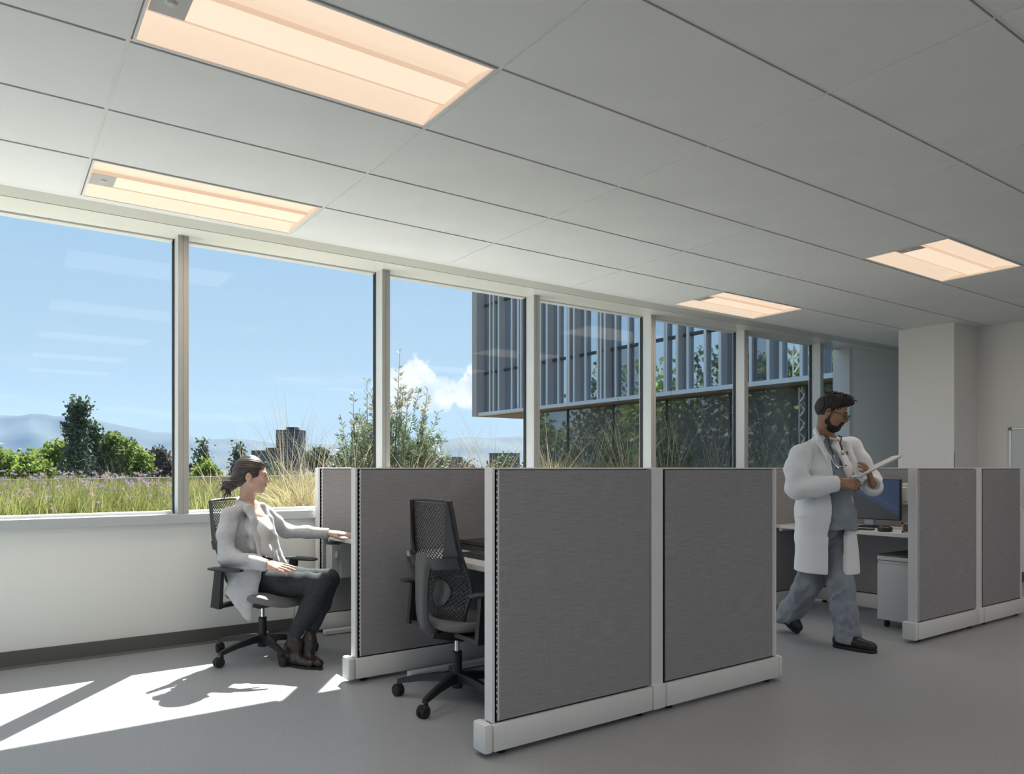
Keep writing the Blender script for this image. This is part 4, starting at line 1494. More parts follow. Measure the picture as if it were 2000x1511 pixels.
def tussock(label, px, d, nb, h, spread, ns, hs, mat, seed):
    """fountain grass clump: arching blades and tall thin flower stalks"""
    r = np.random.default_rng(seed)
    p = cw(px, d, BED)
    t = thing('fountain_grass', label, 'grass clump', tuple(p), 0, 'fountain grass clumps on the roof garden')
    B = np.concatenate([r.normal(0, .07, (nb, 2)), np.zeros((nb, 1))], 1)
    a = r.random(nb) * 6.28
    q = spread * (0.15 + 0.95 * r.random(nb))
    ln = np.stack([np.cos(a) * q, np.sin(a) * q], 1)
    hh = h * (0.55 + 0.5 * r.random(nb)) + 0.12 * q
    blades('blades', B, hh, ln, 0.0032 + 0.0022 * r.random(nb), mat, r, t, seg=5)['kind'] = 'stuff'
    if ns:
        B = np.concatenate([r.normal(0, .06, (ns, 2)), np.zeros((ns, 1))], 1)
        a = r.random(ns) * 6.28
        q = spread * (0.3 + 1.0 * r.random(ns))
        ln = np.stack([np.cos(a) * q, np.sin(a) * q], 1)
        blades('flower_stalks', B, hs * (0.72 + 0.33 * r.random(ns)), ln, np.full(ns, 0.0042), M['stem'], r, t, seg=6, arch=.5)['kind'] = 'stuff'


tus = [('golden fountain grass clump behind the reaching arm', 590, 6.5, 900, .62, .50, 26, 1.05, 'straw'),
       ('tall stalked fountain grass right of the seated woman\'s face', 560, 8.5, 700, .72, .60, 38, 1.75, 'straw'),
       ('pale fountain grass below the dark tower block', 610, 10.5, 700, .75, .65, 34, 1.60, 'straw'),
       ('fountain grass just left of the second mullion', 680, 7.6, 800, .74, .60, 30, 1.35, 'straw'),
       ('fountain grass at the foot of the leafy shrub, right side', 800, 7.4, 800, .74, .60, 24, 1.15, 'straw'),
       ('fountain grass right of the leafy shrub', 880, 8.6, 800, .75, .65, 30, 1.35, 'green_straw'),
       ('fountain grass below the corner of the finned facade', 960, 8.0, 800, .78, .62, 36, 1.40, 'straw'),
       ('shaded fountain grass left in the fourth window', 1085, 8.2, 800, .84, .66, 40, 1.35, 'straw'),
       ('shaded fountain grass in the middle of the fourth window', 1150, 9.2, 800, .85, .66, 40, 1.45, 'green_straw'),
       ('shaded fountain grass right in the fourth window', 1225, 8.6, 800, .85, .66, 40, 1.5, 'straw'),
       ('shaded fountain grass left in the fifth window', 1310, 9.0, 700, .82, .62, 40, 1.5, 'straw'),
       ('shaded fountain grass right in the fifth window', 1395, 9.6, 700, .82, .62, 40, 1.55, 'green_straw'),
       ('shaded fountain grass in the sixth window', 1490, 10.2, 700, .86, .62, 40, 1.6, 'straw'),
       ('shaded fountain grass beside the doctor\'s shoulder', 1555, 10.8, 700, .84, .62, 36, 1.5, 'green_straw'),
       ('low green fountain grass behind the seated woman', 480, 7.2, 700, .46, .42, 14, 1.2, 'green_straw'),
       ('sprawling fountain grass left of the woman\'s head', 420, 9.5, 600, .45, .60, 18, 1.0, 'green_straw')]
for i, (lb_, px, d, nb, h, sp_, ns, hs, mt) in enumerate(tus):
    tussock(lb_, px, d, nb, h, sp_, ns, hs, M[mt], 200 + i)


def shrub(label, px, d, H, n_st, spread, seed, leaves=90):
    r = np.random.default_rng(seed)
    p = cw(px, d, BED)
    t = thing('olive_shrub', label, 'shrub', tuple(p), 0, 'narrow-leaved shrubs on the roof garden')
    br = MB()
    LP, LU, LW, NEW = [], [], [], []
    for s in range(n_st):
        a = 2.4 * s + r.random()
        q = spread * math.sqrt((s + .5) / n_st)
        hgt = H * (1.0 - 0.55 * (q / spread) ** 1.5) * (0.80 + 0.22 * r.random()) if s else H
        tip = Vector((math.cos(a) * q, math.sin(a) * q, hgt))
        b0 = Vector((r.normal() * .08, r.normal() * .08, 0))
        mid = b0.lerp(tip, .5) + Vector((math.cos(a) * q * .15, math.sin(a) * q * .15, -.05))
        pts = [b0 * (1 - u) ** 2 + mid * 2 * u * (1 - u) + tip * u * u for u in [i / 6 for i in range(7)]]
        br.tube(pts, [.012, .010, .008, .006, .0045, .003, .002], 5, cap=False)
        sub = [(pts, 1.0)]
        for k in range(7):
            u = .25 + .65 * k / 7
            q0 = pts[int(u * 6)]
            dv = Vector((r.normal(), r.normal(), .9 + .4 * r.random())).normalized()
            ln = .30 * (1.1 - u) + .12
            sp = [q0, q0 + dv * ln * .5, q0 + dv * ln + Vector((0, 0, .04))]
            br.tube(sp, [.004, .003, .0015], 4, cap=False)
            sub.append((sp, .45))
        for sp, wgt in sub:
            m = int(leaves * wgt)
            for i in range(m):
                u = .25 + .75 * r.random() if wgt == 1 else r.random()
                x = u * (len(sp) - 1); i0 = min(int(x), len(sp) - 2)
                c = sp[i0].lerp(sp[i0 + 1], x - i0)
                tdir = (sp[i0 + 1] - sp[i0]).normalized()
                o_ = Vector(r.normal(size=3)); o_ = (o_ - tdir * o_.dot(tdir)).normalized()
                dr = (tdir * .75 + o_).normalized()
                ll = .024 + .016 * r.random()
                w_ = dr.cross(Vector(r.normal(size=3))).normalized()
                LP.append(c + dr * ll * 1.1); LU.append(dr * ll); LW.append(w_ * ll * .24)
                NEW.append(c.z > H * .62 and r.random() < .55)
    br.build('branches', M['bark'], t)
    LP, LU, LW, NEW = (np.array([tuple(v) for v in LP]), np.array([tuple(v) for v in LU]), np.array([tuple(v) for v in LW]), np.array(NEW))
    quads('leaves', LP[~NEW], LU[~NEW], LW[~NEW], M['olive'], t)['kind'] = 'stuff'
    quads('young_leaves', LP[NEW], LU[NEW], LW[NEW], M['olive_new'], t)['kind'] = 'stuff'


shrub('tall leafy olive-green shrub behind the second window mullion', 772, 8.2, 2.02, 34, .66, 301, 95)
shrub('leafy shrub standing left behind the mullion, lower than its neighbour', 712, 8.6, 1.72, 18, .46, 302, 95)
shrub('dark leafy shrub before the wing glass in the fourth window', 1200, 10.5, 1.75, 16, .55, 303, 60)
shrub('dark leafy shrub before the wing glass in the fifth window', 1310, 11.5, 1.95, 16, .50, 304, 60)
shrub('small bush before the sixth window', 1500, 13.0, 1.5, 12, .6, 305, 60)

# ================================================================== PEOPLE
class SDF:
    """signed distance volume on a grid, turned into a mesh by surface nets"""
    def __init__(s, lo, hi, h):
        s.h = h
        lo, hi = np.minimum(lo, hi), np.maximum(lo, hi)
        s.lo = np.array(lo, np.float64)
        n = np.ceil((np.array(hi) - s.lo) / h).astype(int) + 1
        s.ax = [(s.lo[i] + np.arange(n[i]) * h).astype(np.float32) for i in range(3)]
        s.v = np.full(tuple(n), 0.3, np.float32)

    def _sl(s, lo, hi):
        out = []
        for i in range(3):
            a = int(np.floor((lo[i] - s.lo[i]) / s.h)); b = int(np.ceil((hi[i] - s.lo[i]) / s.h)) + 1
            a = max(a, 0); b = min(b, s.v.shape[i])
            if a >= b: return None
            out.append(slice(a, b))
        return tuple(out)

    def _grid(s, sl):
        return (s.ax[0][sl[0]][:, None, None], s.ax[1][sl[1]][None, :, None], s.ax[2][sl[2]][None, None, :])

    def _mix(s, sl, d, k, op):
        v = s.v[sl]
        k = max(k, 1e-4)
        if op == '+':
            hh = np.maximum(k - np.abs(v - d), 0) / k
            s.v[sl] = np.minimum(v, d) - hh * hh * k * .25
        elif op == '-':
            d = -d
            hh = np.maximum(k - np.abs(v - d), 0) / k
            s.v[sl] = np.maximum(v, d) + hh * hh * k * .25

    def cap(s, a, b, ra, rb=None, k=.02, op='+', flat=None):
        a = np.array(a, float); b = np.array(b, float)
        rb = ra if rb is None else rb
        m = max(ra, rb) * (max(1, 1 / flat[1]) if flat else 1) + k + 3 * s.h
        sl = s._sl(np.minimum(a, b) - m, np.maximum(a, b) + m)
        if sl is None: return s
        X, Y, Z = s._grid(sl)
        px, py, pz = X - a[0], Y - a[1], Z - a[2]
        ba = b - a
        t = np.clip((px * ba[0] + py * ba[1] + pz * ba[2]) / max(ba @ ba, 1e-9), 0, 1)
        qx, qy, qz = px - t * ba[0], py - t * ba[1], pz - t * ba[2]
        if flat:
            n = np.array(flat[0], float); n /= np.linalg.norm(n); f = flat[1]
            dn = qx * n[0] + qy * n[1] + qz * n[2]
            qx, qy, qz = qx + n[0] * dn * (f - 1), qy + n[1] * dn * (f - 1), qz + n[2] * dn * (f - 1)
            d = np.sqrt(qx * qx + qy * qy + qz * qz) - (ra + (rb - ra) * t)
            d = d / max(1, f)
        else:
            d = np.sqrt(qx * qx + qy * qy + qz * qz) - (ra + (rb - ra) * t)
        s._mix(sl, d.astype(np.float32), k, op)
        return s

    def chain(s, pts, rs, k=.02, op='+', flat=None):
        for i in range(len(pts) - 1):
            s.cap(pts[i], pts[i + 1], rs[i], rs[i + 1], k, op, flat)
        return s

    def ell(s, c, r, R=None, k=.02, op='+'):
        c = np.array(c, float); r = np.array(r, float)
        m = r.max() + k + 3 * s.h
        sl = s._sl(c - m, c + m)
        if sl is None: return s
        X, Y, Z = s._grid(sl)
        p = (X - c[0], Y - c[1], Z - c[2])
        if R is not None:
            R = np.array(R, float)
            p = tuple(p[0] * R[0, i] + p[1] * R[1, i] + p[2] * R[2, i] for i in range(3))
        k0 = np.sqrt((p[0] / r[0]) ** 2 + (p[1] / r[1]) ** 2 + (p[2] / r[2]) ** 2)
        k1 = np.sqrt((p[0] / r[0] ** 2) ** 2 + (p[1] / r[1] ** 2) ** 2 + (p[2] / r[2] ** 2) ** 2)
        d = k0 * (k0 - 1) / np.maximum(k1, 1e-6)
        s._mix(sl, d.astype(np.float32), k, op)
        return s

    def plane(s, c, n, k=.005):
        """cut away everything on the side n points to"""
        n = np.array(n, float); n /= np.linalg.norm(n)
        sl = tuple(slice(0, q) for q in s.v.shape)
        X, Y, Z = s._grid(sl)
        d = (X - c[0]) * n[0] + (Y - c[1]) * n[1] + (Z - c[2]) * n[2]
        s._mix(sl, (-d).astype(np.float32), k, '-')
        return s

    def folds(s, amp, freq, seed=0, stretch=(1, 1, 1), mask=None, waves=5):
        """irregular soft creases: a few warped waves in random directions, added near the surface"""
        sel = np.nonzero(np.abs(s.v) < 3 * amp + 3 * s.h)
        p = np.stack([s.ax[i][sel[i]] for i in range(3)], 1).astype(np.float64)
        r = np.random.default_rng(seed)
        n = np.zeros(len(p))
        for i in range(waves):
            kv = r.normal(size=3); kv /= np.linalg.norm(kv)
            kv = kv * np.array(stretch); kv *= freq * (.65 + .8 * r.random()) / max(np.linalg.norm(kv), 1e-6)
            kw = r.normal(size=3) * freq * .35
            n += np.sin(p @ kv + r.random() * 6.28 + 1.3 * np.sin(p @ kw + r.random() * 6.28))
        n /= math.sqrt(waves)
        n = np.where(n > 0, n * .6, n)
        if mask is not None:
            c, rad = mask
            n *= np.exp(-((p - np.array(c)) ** 2).sum(1) / (rad * rad))
        s.v[sel] += (amp * n).astype(np.float32)
        return s

    def ripple(s, amp, freq, axis, ph=0.0, warp=0.0, mask=None):
        """strands: a warped sine across one axis, near the surface"""
        sel = np.nonzero(np.abs(s.v) < 3 * amp + 3 * s.h)
        X, Y, Z = (s.ax[i][sel[i]] for i in range(3))
        q = X * axis[0] + Y * axis[1] + Z * axis[2]
        w = warp * (np.sin(9 * X + 2.1 + 5 * Z) + np.sin(11 * Y + 7 * Z + 1.0) + np.sin(8 * Z + 6 * X))
        s.v[sel] += (amp * np.sin(freq * q + ph + w)).astype(np.float32)
        return s

    def mesh_data(s):
        v = s.v
        ins = v < 0
        cnt = np.zeros(tuple(q - 1 for q in v.shape), np.int8)
        cs = [(i, j, k) for i in (0, 1) for j in (0, 1) for k in (0, 1)]
        def cut(a, c): return a[c[0]:a.shape[0] - 1 + c[0], c[1]:a.shape[1] - 1 + c[1], c[2]:a.shape[2] - 1 + c[2]]
        for c in cs: cnt += cut(ins, c)
        act = (cnt > 0) & (cnt < 8)
        ids = np.argwhere(act)
        idx = np.full(act.shape, -1, np.int32); idx[act] = np.arange(len(ids))
        vals = {c: v[ids[:, 0] + c[0], ids[:, 1] + c[1], ids[:, 2] + c[2]] for c in cs}
        pos = np.zeros((len(ids), 3)); w = np.zeros(len(ids))
        for a in cs:
            for ax in range(3):
                if a[ax] == 0:
                    b = list(a); b[ax] = 1; b = tuple(b)
                    va, vb = vals[a], vals[b]
                    m = (va < 0) != (vb < 0)
                    t = va[m] / (va[m] - vb[m])
                    p = np.tile(np.array(a, float), (m.sum(), 1)); p[:, ax] += t
                    pos[m] += p; w[m] += 1
        pos = pos / w[:, None] + ids
        V = s.lo + pos * s.h
        Q = []
        for ax in range(3):
            o1, o2 = (ax + 1) % 3, (ax + 2) % 3
            A = np.take(ins, range(0, v.shape[ax] - 1), axis=ax); B = np.take(ins, range(1, v.shape[ax]), axis=ax)
            e = np.argwhere(A != B)
            e = e[(e[:, o1] > 0) & (e[:, o2] > 0) & (e[:, o1] < v.shape[o1] - 1) & (e[:, o2] < v.shape[o2] - 1)]
            def cell(d1, d2):
                q = e.copy(); q[:, o1] -= d1; q[:, o2] -= d2
                return idx[q[:, 0], q[:, 1], q[:, 2]]
            q = np.stack([cell(1, 1), cell(0, 1), cell(0, 0), cell(1, 0)], 1)
            flip = ~A[e[:, 0], e[:, 1], e[:, 2]]
            q[flip] = q[flip][:, ::-1]
            Q.append(q)
        Q = np.concatenate(Q)
        Q = Q[(Q >= 0).all(1)]
        return V, Q

    def build(s, name, mat, parent=None):
        V, Q = s.mesh_data()
        return link_mesh(name, np_mesh(name, V, Q), mat, parent, smooth=True)


def join_data(parts):
    Vs, Qs, k = [], [], 0
    for V, Q in parts:
        Vs.append(V); Qs.append(Q + k); k += len(V)
    return np.concatenate(Vs), np.concatenate(Qs)


def skin_mat(name, c, sub=0.12):
    m, nt, b = new_mat(name)
    N, L = nt.nodes, nt.links
    tc = N.new('ShaderNodeTexCoord'); n = N.new('ShaderNodeTexNoise'); n.inputs['Scale'].default_value = 25; L.new(tc.outputs['Object'], n.inputs['Vector'])
    r = N.new('ShaderNodeValToRGB'); e = r.color_ramp.elements
    e[0].position = .3; e[1].position = .7
    e[0].color = (c[0] * .9, c[1] * .84, c[2] * .82, 1); e[1].color = (c[0] * 1.06, c[1] * 1.06, c[2] * 1.06, 1)
    L.new(n.outputs['Fac'], r.inputs[0]); L.new(r.outputs[0], b.inputs['Base Color'])
    b.inputs['Roughness'].default_value = .5; b.inputs['Specular IOR Level'].default_value = .35
    return m


def strand_mat(name, c0, c1, stretch, rough=.38):
    m, nt, b = new_mat(name)
    N, L = nt.nodes, nt.links
    tc = N.new('ShaderNodeTexCoord'); mp = N.new('ShaderNodeMapping'); mp.inputs['Scale'].default_value = stretch
    L.new(tc.outputs['Object'], mp.inputs['Vector'])
    n = N.new('ShaderNodeTexNoise'); n.inputs['Scale'].default_value = 1; n.inputs['Detail'].default_value = 4; L.new(mp.outputs[0], n.inputs['Vector'])
    mx = N.new('ShaderNodeMixRGB'); mx.inputs[1].default_value = (*c0, 1); mx.inputs[2].default_value = (*c1, 1)
    mr = N.new('ShaderNodeMapRange'); mr.inputs['From Min'].default_value = .35; mr.inputs['From Max'].default_value = .68
    L.new(n.outputs['Fac'], mr.inputs['Value']); L.new(mr.outputs[0], mx.inputs[0]); L.new(mx.outputs[0], b.inputs['Base Color'])
    b.inputs['Roughness'].default_value = rough
    bp = N.new('ShaderNodeBump'); bp.inputs['Strength'].default_value = .6; bp.inputs['Distance'].default_value = .004
    L.new(n.outputs['Fac'], bp.inputs['Height']); L.new(bp.outputs[0], b.inputs['Normal'])
    return m


M['skin_w'] = skin_mat('skin_fair', (0.64, 0.42, 0.33))
M['skin_d'] = skin_mat('skin_tan', (0.36, 0.205, 0.135))
M['hair_w'] = strand_mat('hair_dark_brown', (0.018, 0.013, 0.011), (0.075, 0.052, 0.040), (30, 240, 240))
M['hair_d'] = strand_mat('hair_black', (0.008, 0.007, 0.007), (0.022, 0.018, 0.016), (70, 160, 160), .6)
M['lip'] = pm('lips', (0.42, 0.17, 0.15), .45)
M['lip_d'] = pm('lips_tan', (0.28, 0.13, 0.10), .5)
M['eye_white'] = pm('eye_white', (0.7, 0.68, 0.66), .2)
M['iris'] = pm('iris', (0.03, 0.02, 0.015), .1)
M['knit'] = pm('cardigan_knit', (0.52, 0.53, 0.54), .95, spec=.1, var=.06, vscale=40, bump=.5, bscale=450, sheen=.3)
M['tee_white'] = pm('white_jersey', (0.74, 0.73, 0.71), .9, spec=.1, bump=.15, bscale=500)
M['jeans'] = pm('dark_grey_denim', (0.045, 0.050, 0.054), .85, spec=.15, var=.18, vscale=60, bump=.3, bscale=900)
M['boot'] = pm('brown_leather', (0.030, 0.022, 0.019), .35, var=.3, vscale=30, bump=.1, bscale=200)
M['sole'] = pm('black_sole', (0.012, 0.012, 0.012), .6)
M['coat'] = pm('white_lab_coat', (0.85, 0.86, 0.88), .9, spec=.1, bump=.1, bscale=600)
M['scrub'] = pm('blue_grey_scrubs', (0.27, 0.30, 0.345), .9, spec=.1, var=.05, vscale=30, bump=.15, bscale=700)
M['shoe'] = pm('black_shoe', (0.012, 0.012, 0.013), .45)


def hd(f, o, R, sc, k=.012, male=False):
    """head shapes in a local frame (x forward, y left, z up); R columns are those axes"""
    R = np.array(R, float)
    P = lambda x, y, z: np.array(o) + R @ (np.array((x, y, z)) * sc)
    def el(c, r, k=k, op='+'): f.ell(P(*c), np.array(r) * sc, R, k, op)
    def cp(a, b, ra, rb, k=k, op='+'): f.cap(P(*a), P(*b), ra * sc, rb * sc, k, op)
    el((-.012, 0, .048), (.098, .076, .088))
    el((.026, 0, -.012), (.072, .064, .090), .03)
    el((.034, 0, -.072), (.056, .050, .040), .03)
    cp((.070, -.012, -.100), (.070, .012, -.100), .017, .017, .02)
    for s in (-1, 1):
        cp((.0, s * .056, -.045), (.052, s * .034, -.088), .016, .016, .03)          # jaw line
        el((.062, s * .038, -.022), (.028, .024, .028), .02)                          # cheek
        cp((.078, s * .040, .026), (.090, s * .012, .022), .010, .010, .015)          # brow
    cp((.092, 0, .014), (.114, 0, -.028), .008, .011, .010)                           # nose
    for s in (-1, 1):
        el((.102, s * .0125, -.034), (.013, .009, .009), .006)
        el((.098, s * .031, .004), (.016, .017, .011), .012, '-')                     # socket
        el((.083, s * .031, .004), (.0135, .0145, .0125), .003)                       # lid
    cp((.086, -.016, -.056), (.086, .016, -.056), .012, .012, .012)                   # mouth mound
    for s in (-1, 1):
        el((-.006, s * .079, -.004), (.021, .010, .031), .006)                        # ear
        el((-.001, s * .088, -.002), (.010, .007, .017), .004, '-')
        el((.0, s * .076, -.030), (.010, .007, .010), .006)
    return P


def rot(fwd, up=(0, 0, 1)):
    f = Vector(fwd).normalized(); u = Vector(up)
    l = u.cross(f).normalized(); u = f.cross(l).normalized()
    return np.array([[f.x, l.x, u.x], [f.y, l.y, u.y], [f.z, l.z, u.z]])


def hand(f, wrist, R, sc=1.0, curl=(.25, .3, .35, .4), spread=.10, thumb=(.6, .5), left=True, k=.006):
    """palm + five fingers. frame: x towards the fingers, y towards the thumb side, z back of the hand"""
    R = np.array(R, float)
    P = lambda p: np.array(wrist) + R @ (np.array(p, float) * sc)
    f.cap(P((-.03, 0, 0)), P((.015, 0, 0)), .026 * sc, .027 * sc, .01, flat=(R[:, 2], 1.35))
    for y, a in ((.026, .078), (.009, .082), (-.010, .078), (-.027, .070)):
        f.cap(P((.012, y * .75, 0)), P((a, y, 0)), .0155 * sc, .0125 * sc, .012)
    lens = ((.040, .025, .020), (.045, .029, .021), (.041, .027, .020), (.032, .021, .018))
    tips = []
    for i, (y, a) in enumerate(((.027, .080), (.009, .084), (-.010, .080), (-.028, .072))):
        p = np.array((a, y, 0.0)); ang = curl[i] * .6
        sp = spread * (1 - i / 1.5)
        rads = (.0100, .0092, .0084, .0074)
        for j in range(3):
            dv = np.array((math.cos(ang), math.sin(sp) * math.cos(ang), -math.sin(ang)))
            q = p + dv * lens[i][j]
            f.cap(P(p), P(q), rads[j] * sc, rads[j + 1] * sc, .003)
            p = q; ang += curl[i]
        tips.append(P(p))
    p = np.array((.020, .024, -.004)); d1 = np.array((math.cos(thumb[0]), math.sin(thumb[0]), -.25))
    q = p + d1 * .040; f.cap(P(p), P(q), .0150 * sc, .0120 * sc, .010)
    d2 = np.array((math.cos(thumb[1]), math.sin(thumb[1]) * .6, -.35)); r_ = q + d2 * .030
    f.cap(P(q), P(r_), .0115 * sc, .0102 * sc, .004)
    s_ = r_ + d2 * .024; f.cap(P(r_), P(s_), .0102 * sc, .0082 * sc, .004)
    return tips


def person_root(name, label, px, d):
    l0 = (px - CX) / FPX * d
    x, y = cam_world(l0, d)
    t = thing(name, label, 'person', (x, y, 0), -TH)
    def W(px_, py_, d_):
        return np.array(((px_ - CX) / FPX * d_ - l0, d_ - d, EYE - (py_ - CY) * d_ / FPX))
    return t, W


# ------------------------------------------------------------------ seated woman
wt, W = person_root('person', 'seated woman in a grey cardigan reaching towards the desk by the window', 500, 4.65)

HR = rot((0.985, 0.10, -0.04))
HO = W(492, 930, 4.66)
hs = .90
f = SDF(HO - .20, HO + .20, .0026)
PW = hd(f, HO, HR, hs)
nb = W(482, 985, 4.69)
f.cap(PW(-.020, 0, -.055), nb + np.array((0, 0, .0)), .046, .050, .03)
f.plane(nb + np.array((0, 0, -.005)), (0, 0, -1))
head = f.mesh_data()
# hands
f = SDF(W(524, 1103, 4.40) - np.array((.09, .10, .10)), W(524, 1103, 4.40) + np.array((.24, .10, .10)), .0024)
HRt = rot((0.985, -0.10, -0.16), (0.05, -0.55, 0.83))
HRt[:, 1] *= 1
wr = W(524, 1103, 4.40)
# right hand, thumb towards the far side
hand(f, wr, HRt, .92, (.10, .13, .16, .20), .06, (.45, .25))
hand_r = f.mesh_data()
wl = W(643, 1041, 5.00)
f = SDF(wl - np.array((.09, .12, .10)), wl + np.array((.24, .12, .10)), .0024)
HLt = rot((0.99, 0.05, -0.03), (0.0, -0.20, 0.98))
HLt[:, 1] *= -1
hand(f, wl, HLt, .90, (.14, .12, .12, .16), .08, (.45, .2))
hand_l = f.mesh_data()
# body under the clothes: trunk, arms and legs in one volume
shr, elr, wrr = W(447, 1003, 4.54), W(441, 1088, 4.46), W(522, 1103, 4.40)
shl, ell_, wrl = W(519, 1000, 4.82), W(557, 1037, 4.98), W(641, 1042, 5.00)
pel, che = W(487, 1128, 4.70), W(482, 1040, 4.69)
hpr, knr, anr = W(490, 1134, 4.60), W(626, 1140, 4.46), W(576, 1250, 4.44)
hpl, knl, anl = W(505, 1128, 4.80), W(643, 1131, 4.64), W(603, 1248, 4.50)
FW = np.array((.90, -.44, 0)); LW_ = np.array((.44, .90, 0))
f = SDF(W(410, 1310, 4.3) - .12, W(690, 960, 4.3) + np.array((.1, .95, .06)), .008)
f.cap(pel, che, .115, .115, .05, flat=(FW, 1.35)).cap(che, nb - np.array((0, 0, .03)), .11, .05, .05, flat=(FW, 1.3))
f.cap(nb, nb + np.array((.01, 0, .04)), .052, .047, .03)
dn3 = np.array((0, 0, .035))
f.chain([shr - dn3, elr, wrr], [.032, .030, .024], .03); f.chain([shl - dn3, ell_, wrl], [.032, .030, .024], .03)
f.cap(nb - dn3 * 1.6, shr - dn3, .032, .030, .03).cap(nb - dn3 * 1.6, shl - dn3, .032, .030, .03)
f.chain([hpr, knr, anr], [.070, .050, .034], .03); f.chain([hpl, knl, anl], [.070, .050, .034], .03)
trunk = f.mesh_data()
# open neckline: smoother chest skin
f = SDF(nb - np.array((.12, .22, .20)), nb + np.array((.22, .16, .08)), .004)
f.cap(nb + np.array((.0, 0, .03)), nb + np.array((.012, -.005, -.01)), .049, .052, .03)
f.cap(nb + np.array((.020, -.02, -.03)), W(499, 1013, 4.64), .046, .048, .05)
f.cap(nb + np.array((.028, .03, -.035)), W(504, 1012, 4.69), .044, .046, .05)
f.cap(nb + np.array((0, 0, -.045)), (shr + nb) / 2 - dn3, .040, .03, .04).cap(nb + np.array((0, 0, -.045)), (shl + nb) / 2 - dn3, .040, .03, .04)
chest = f.mesh_data()
V, Q = join_data([head, hand_r, hand_l, trunk, chest])
body = link_mesh('body', np_mesh('woman_body', V, Q), M['skin_w'], wt, smooth=True)
for s in (-1, 1):
    e_ = MB().lathe([(0.0001, -.0118), (.006, -.0102), (.0102, -.006), (.0118, 0), (.0102, .006), (.006, .0102), (.0001, .0118)], tuple(PW(.0845, s * .031, .004)), 12)
    e_.build('eye', M['eye_white'], body, smooth=True)
    ic = PW(.0958, s * .031, .0035)
    MB().tube([ic - HR[:, 0] * .003, ic + HR[:, 0] * .0016], .0052, 10).build('iris', M['iris'], body)
    bw = [PW(.094, s * .014, .026), PW(.096, s * .026, .031), PW(.089, s * .042, .028)]
    MB().tube(bw, [.0022, .0030, .0012], 6).build('eyebrow', M['hair_w'], body)
    MB().tube([PW(.0975, s * .020, .0075), PW(.099, s * .031, .0095), PW(.093, s * .042, .006)], [.0012, .0018, .001], 5).build('lash', M['hair_w'], body)
MB().tube([PW(.092, -.020, -.0575), PW(.100, -.008, -.0545), PW(.101, 0, -.056), PW(.100, .008, -.0545), PW(.092, .020, -.0575)], [.002, .0045, .0042, .0045, .002], 8).tube(
    [PW(.092, -.018, -.060), PW(.0995, 0, -.0645), PW(.092, .018, -.060)], [.002, .0058, .002], 8).build('lips', M['lip'], body, smooth=True)

# hair: swept back into a loose low knot
f = SDF(PW(-.27, 0, -.20) - np.array((0, .16, 0)), PW(.12, 0, .17) + np.array((0, .16, 0)), .003)
f.ell(PW(-.018, 0, .050), np.array((.108, .086, .099)) * hs, HR, .02)
f.ell(PW(-.052, 0, .008), np.array((.078, .080, .075)) * hs, HR, .03)
for s in (-1, 1):
    f.ell(PW(.012, s * .062, .028), np.array((.048, .022, .044)) * hs, HR, .02)
f.ell(PW(.122, 0, -.012), np.array((.074, .12, .076)) * hs, HR, .014, '-')
f.ell(PW(.058, 0, -.062), np.array((.070, .12, .060)) * hs, HR, .014, '-')
for s in (-1, 1):
    f.ell(PW(-.002, s * .088, -.008), np.array((.030, .026, .040)) * hs, HR, .008, '-')
f.ell(PW(0, 0, -.10), np.array((.060, .075, .045)) * hs, HR, .01, '-')
f.cap(PW(-.085, 0, -.03), PW(-.135, 0, -.055), .036, .036, .03)
f.ell(PW(-.150, 0, -.060), (.046, .046, .036), HR, .02)
f.cap(PW(-.150, .01, -.075), PW(-.165, .0, -.120), .026, .010, .02)
f.cap(PW(-.165, .02, -.045), PW(-.205, .02, -.05), .018, .005, .01)
f.cap(PW(-.175, -.01, -.075), PW(-.205, -.01, -.105), .016, .004, .01)
f.cap(PW(-.150, -.01, -.085), PW(-.140, -.015, -.135), .014, .004, .01)
f.ripple(.0012, 190, HR[:, 2] * .8 + HR[:, 1] * .3, 0, 1.2)
f.ripple(.0012, 420, HR[:, 2] + HR[:, 1] * .4, 1, 1.5)
hair = f.build('hair', M['hair_w'], wt)
wv = MB()
rr = np.random.default_rng(4)
for i in range(46):
    b0 = PW(-.15 + rr.normal() * .02, rr.normal() * .03, -.065 + rr.normal() * .02)
    e0 = b0 + HR @ np.array((-.030 - .035 * rr.random(), rr.normal() * .015, -.030 + rr.normal() * .022))
    wv.tube([b0, (b0 + e0) / 2 + rr.normal(0, .008, 3), e0], [.0016, .0013, .0005], 4, cap=False)
for i in range(22):
    b0 = PW(-.155 + rr.normal() * .012, rr.normal() * .02, -.10)
    e0 = b0 + np.array((-.01 + rr.normal() * .02, rr.normal() * .01, -.05 - .04 * rr.random()))
    wv.tube([b0, (b0 + e0) / 2 + rr.normal(0, .005, 3), e0], [.0018, .0014, .0005], 4, cap=False)
wv.build('loose_strands', M['hair_w'], hair)
MB().lathe([(0, -.003), (.004, -.002), (.004, .002), (0, .003)], tuple(PW(-.005, -.084, -.036)), 8).build('earring', M['chrome'], wt)

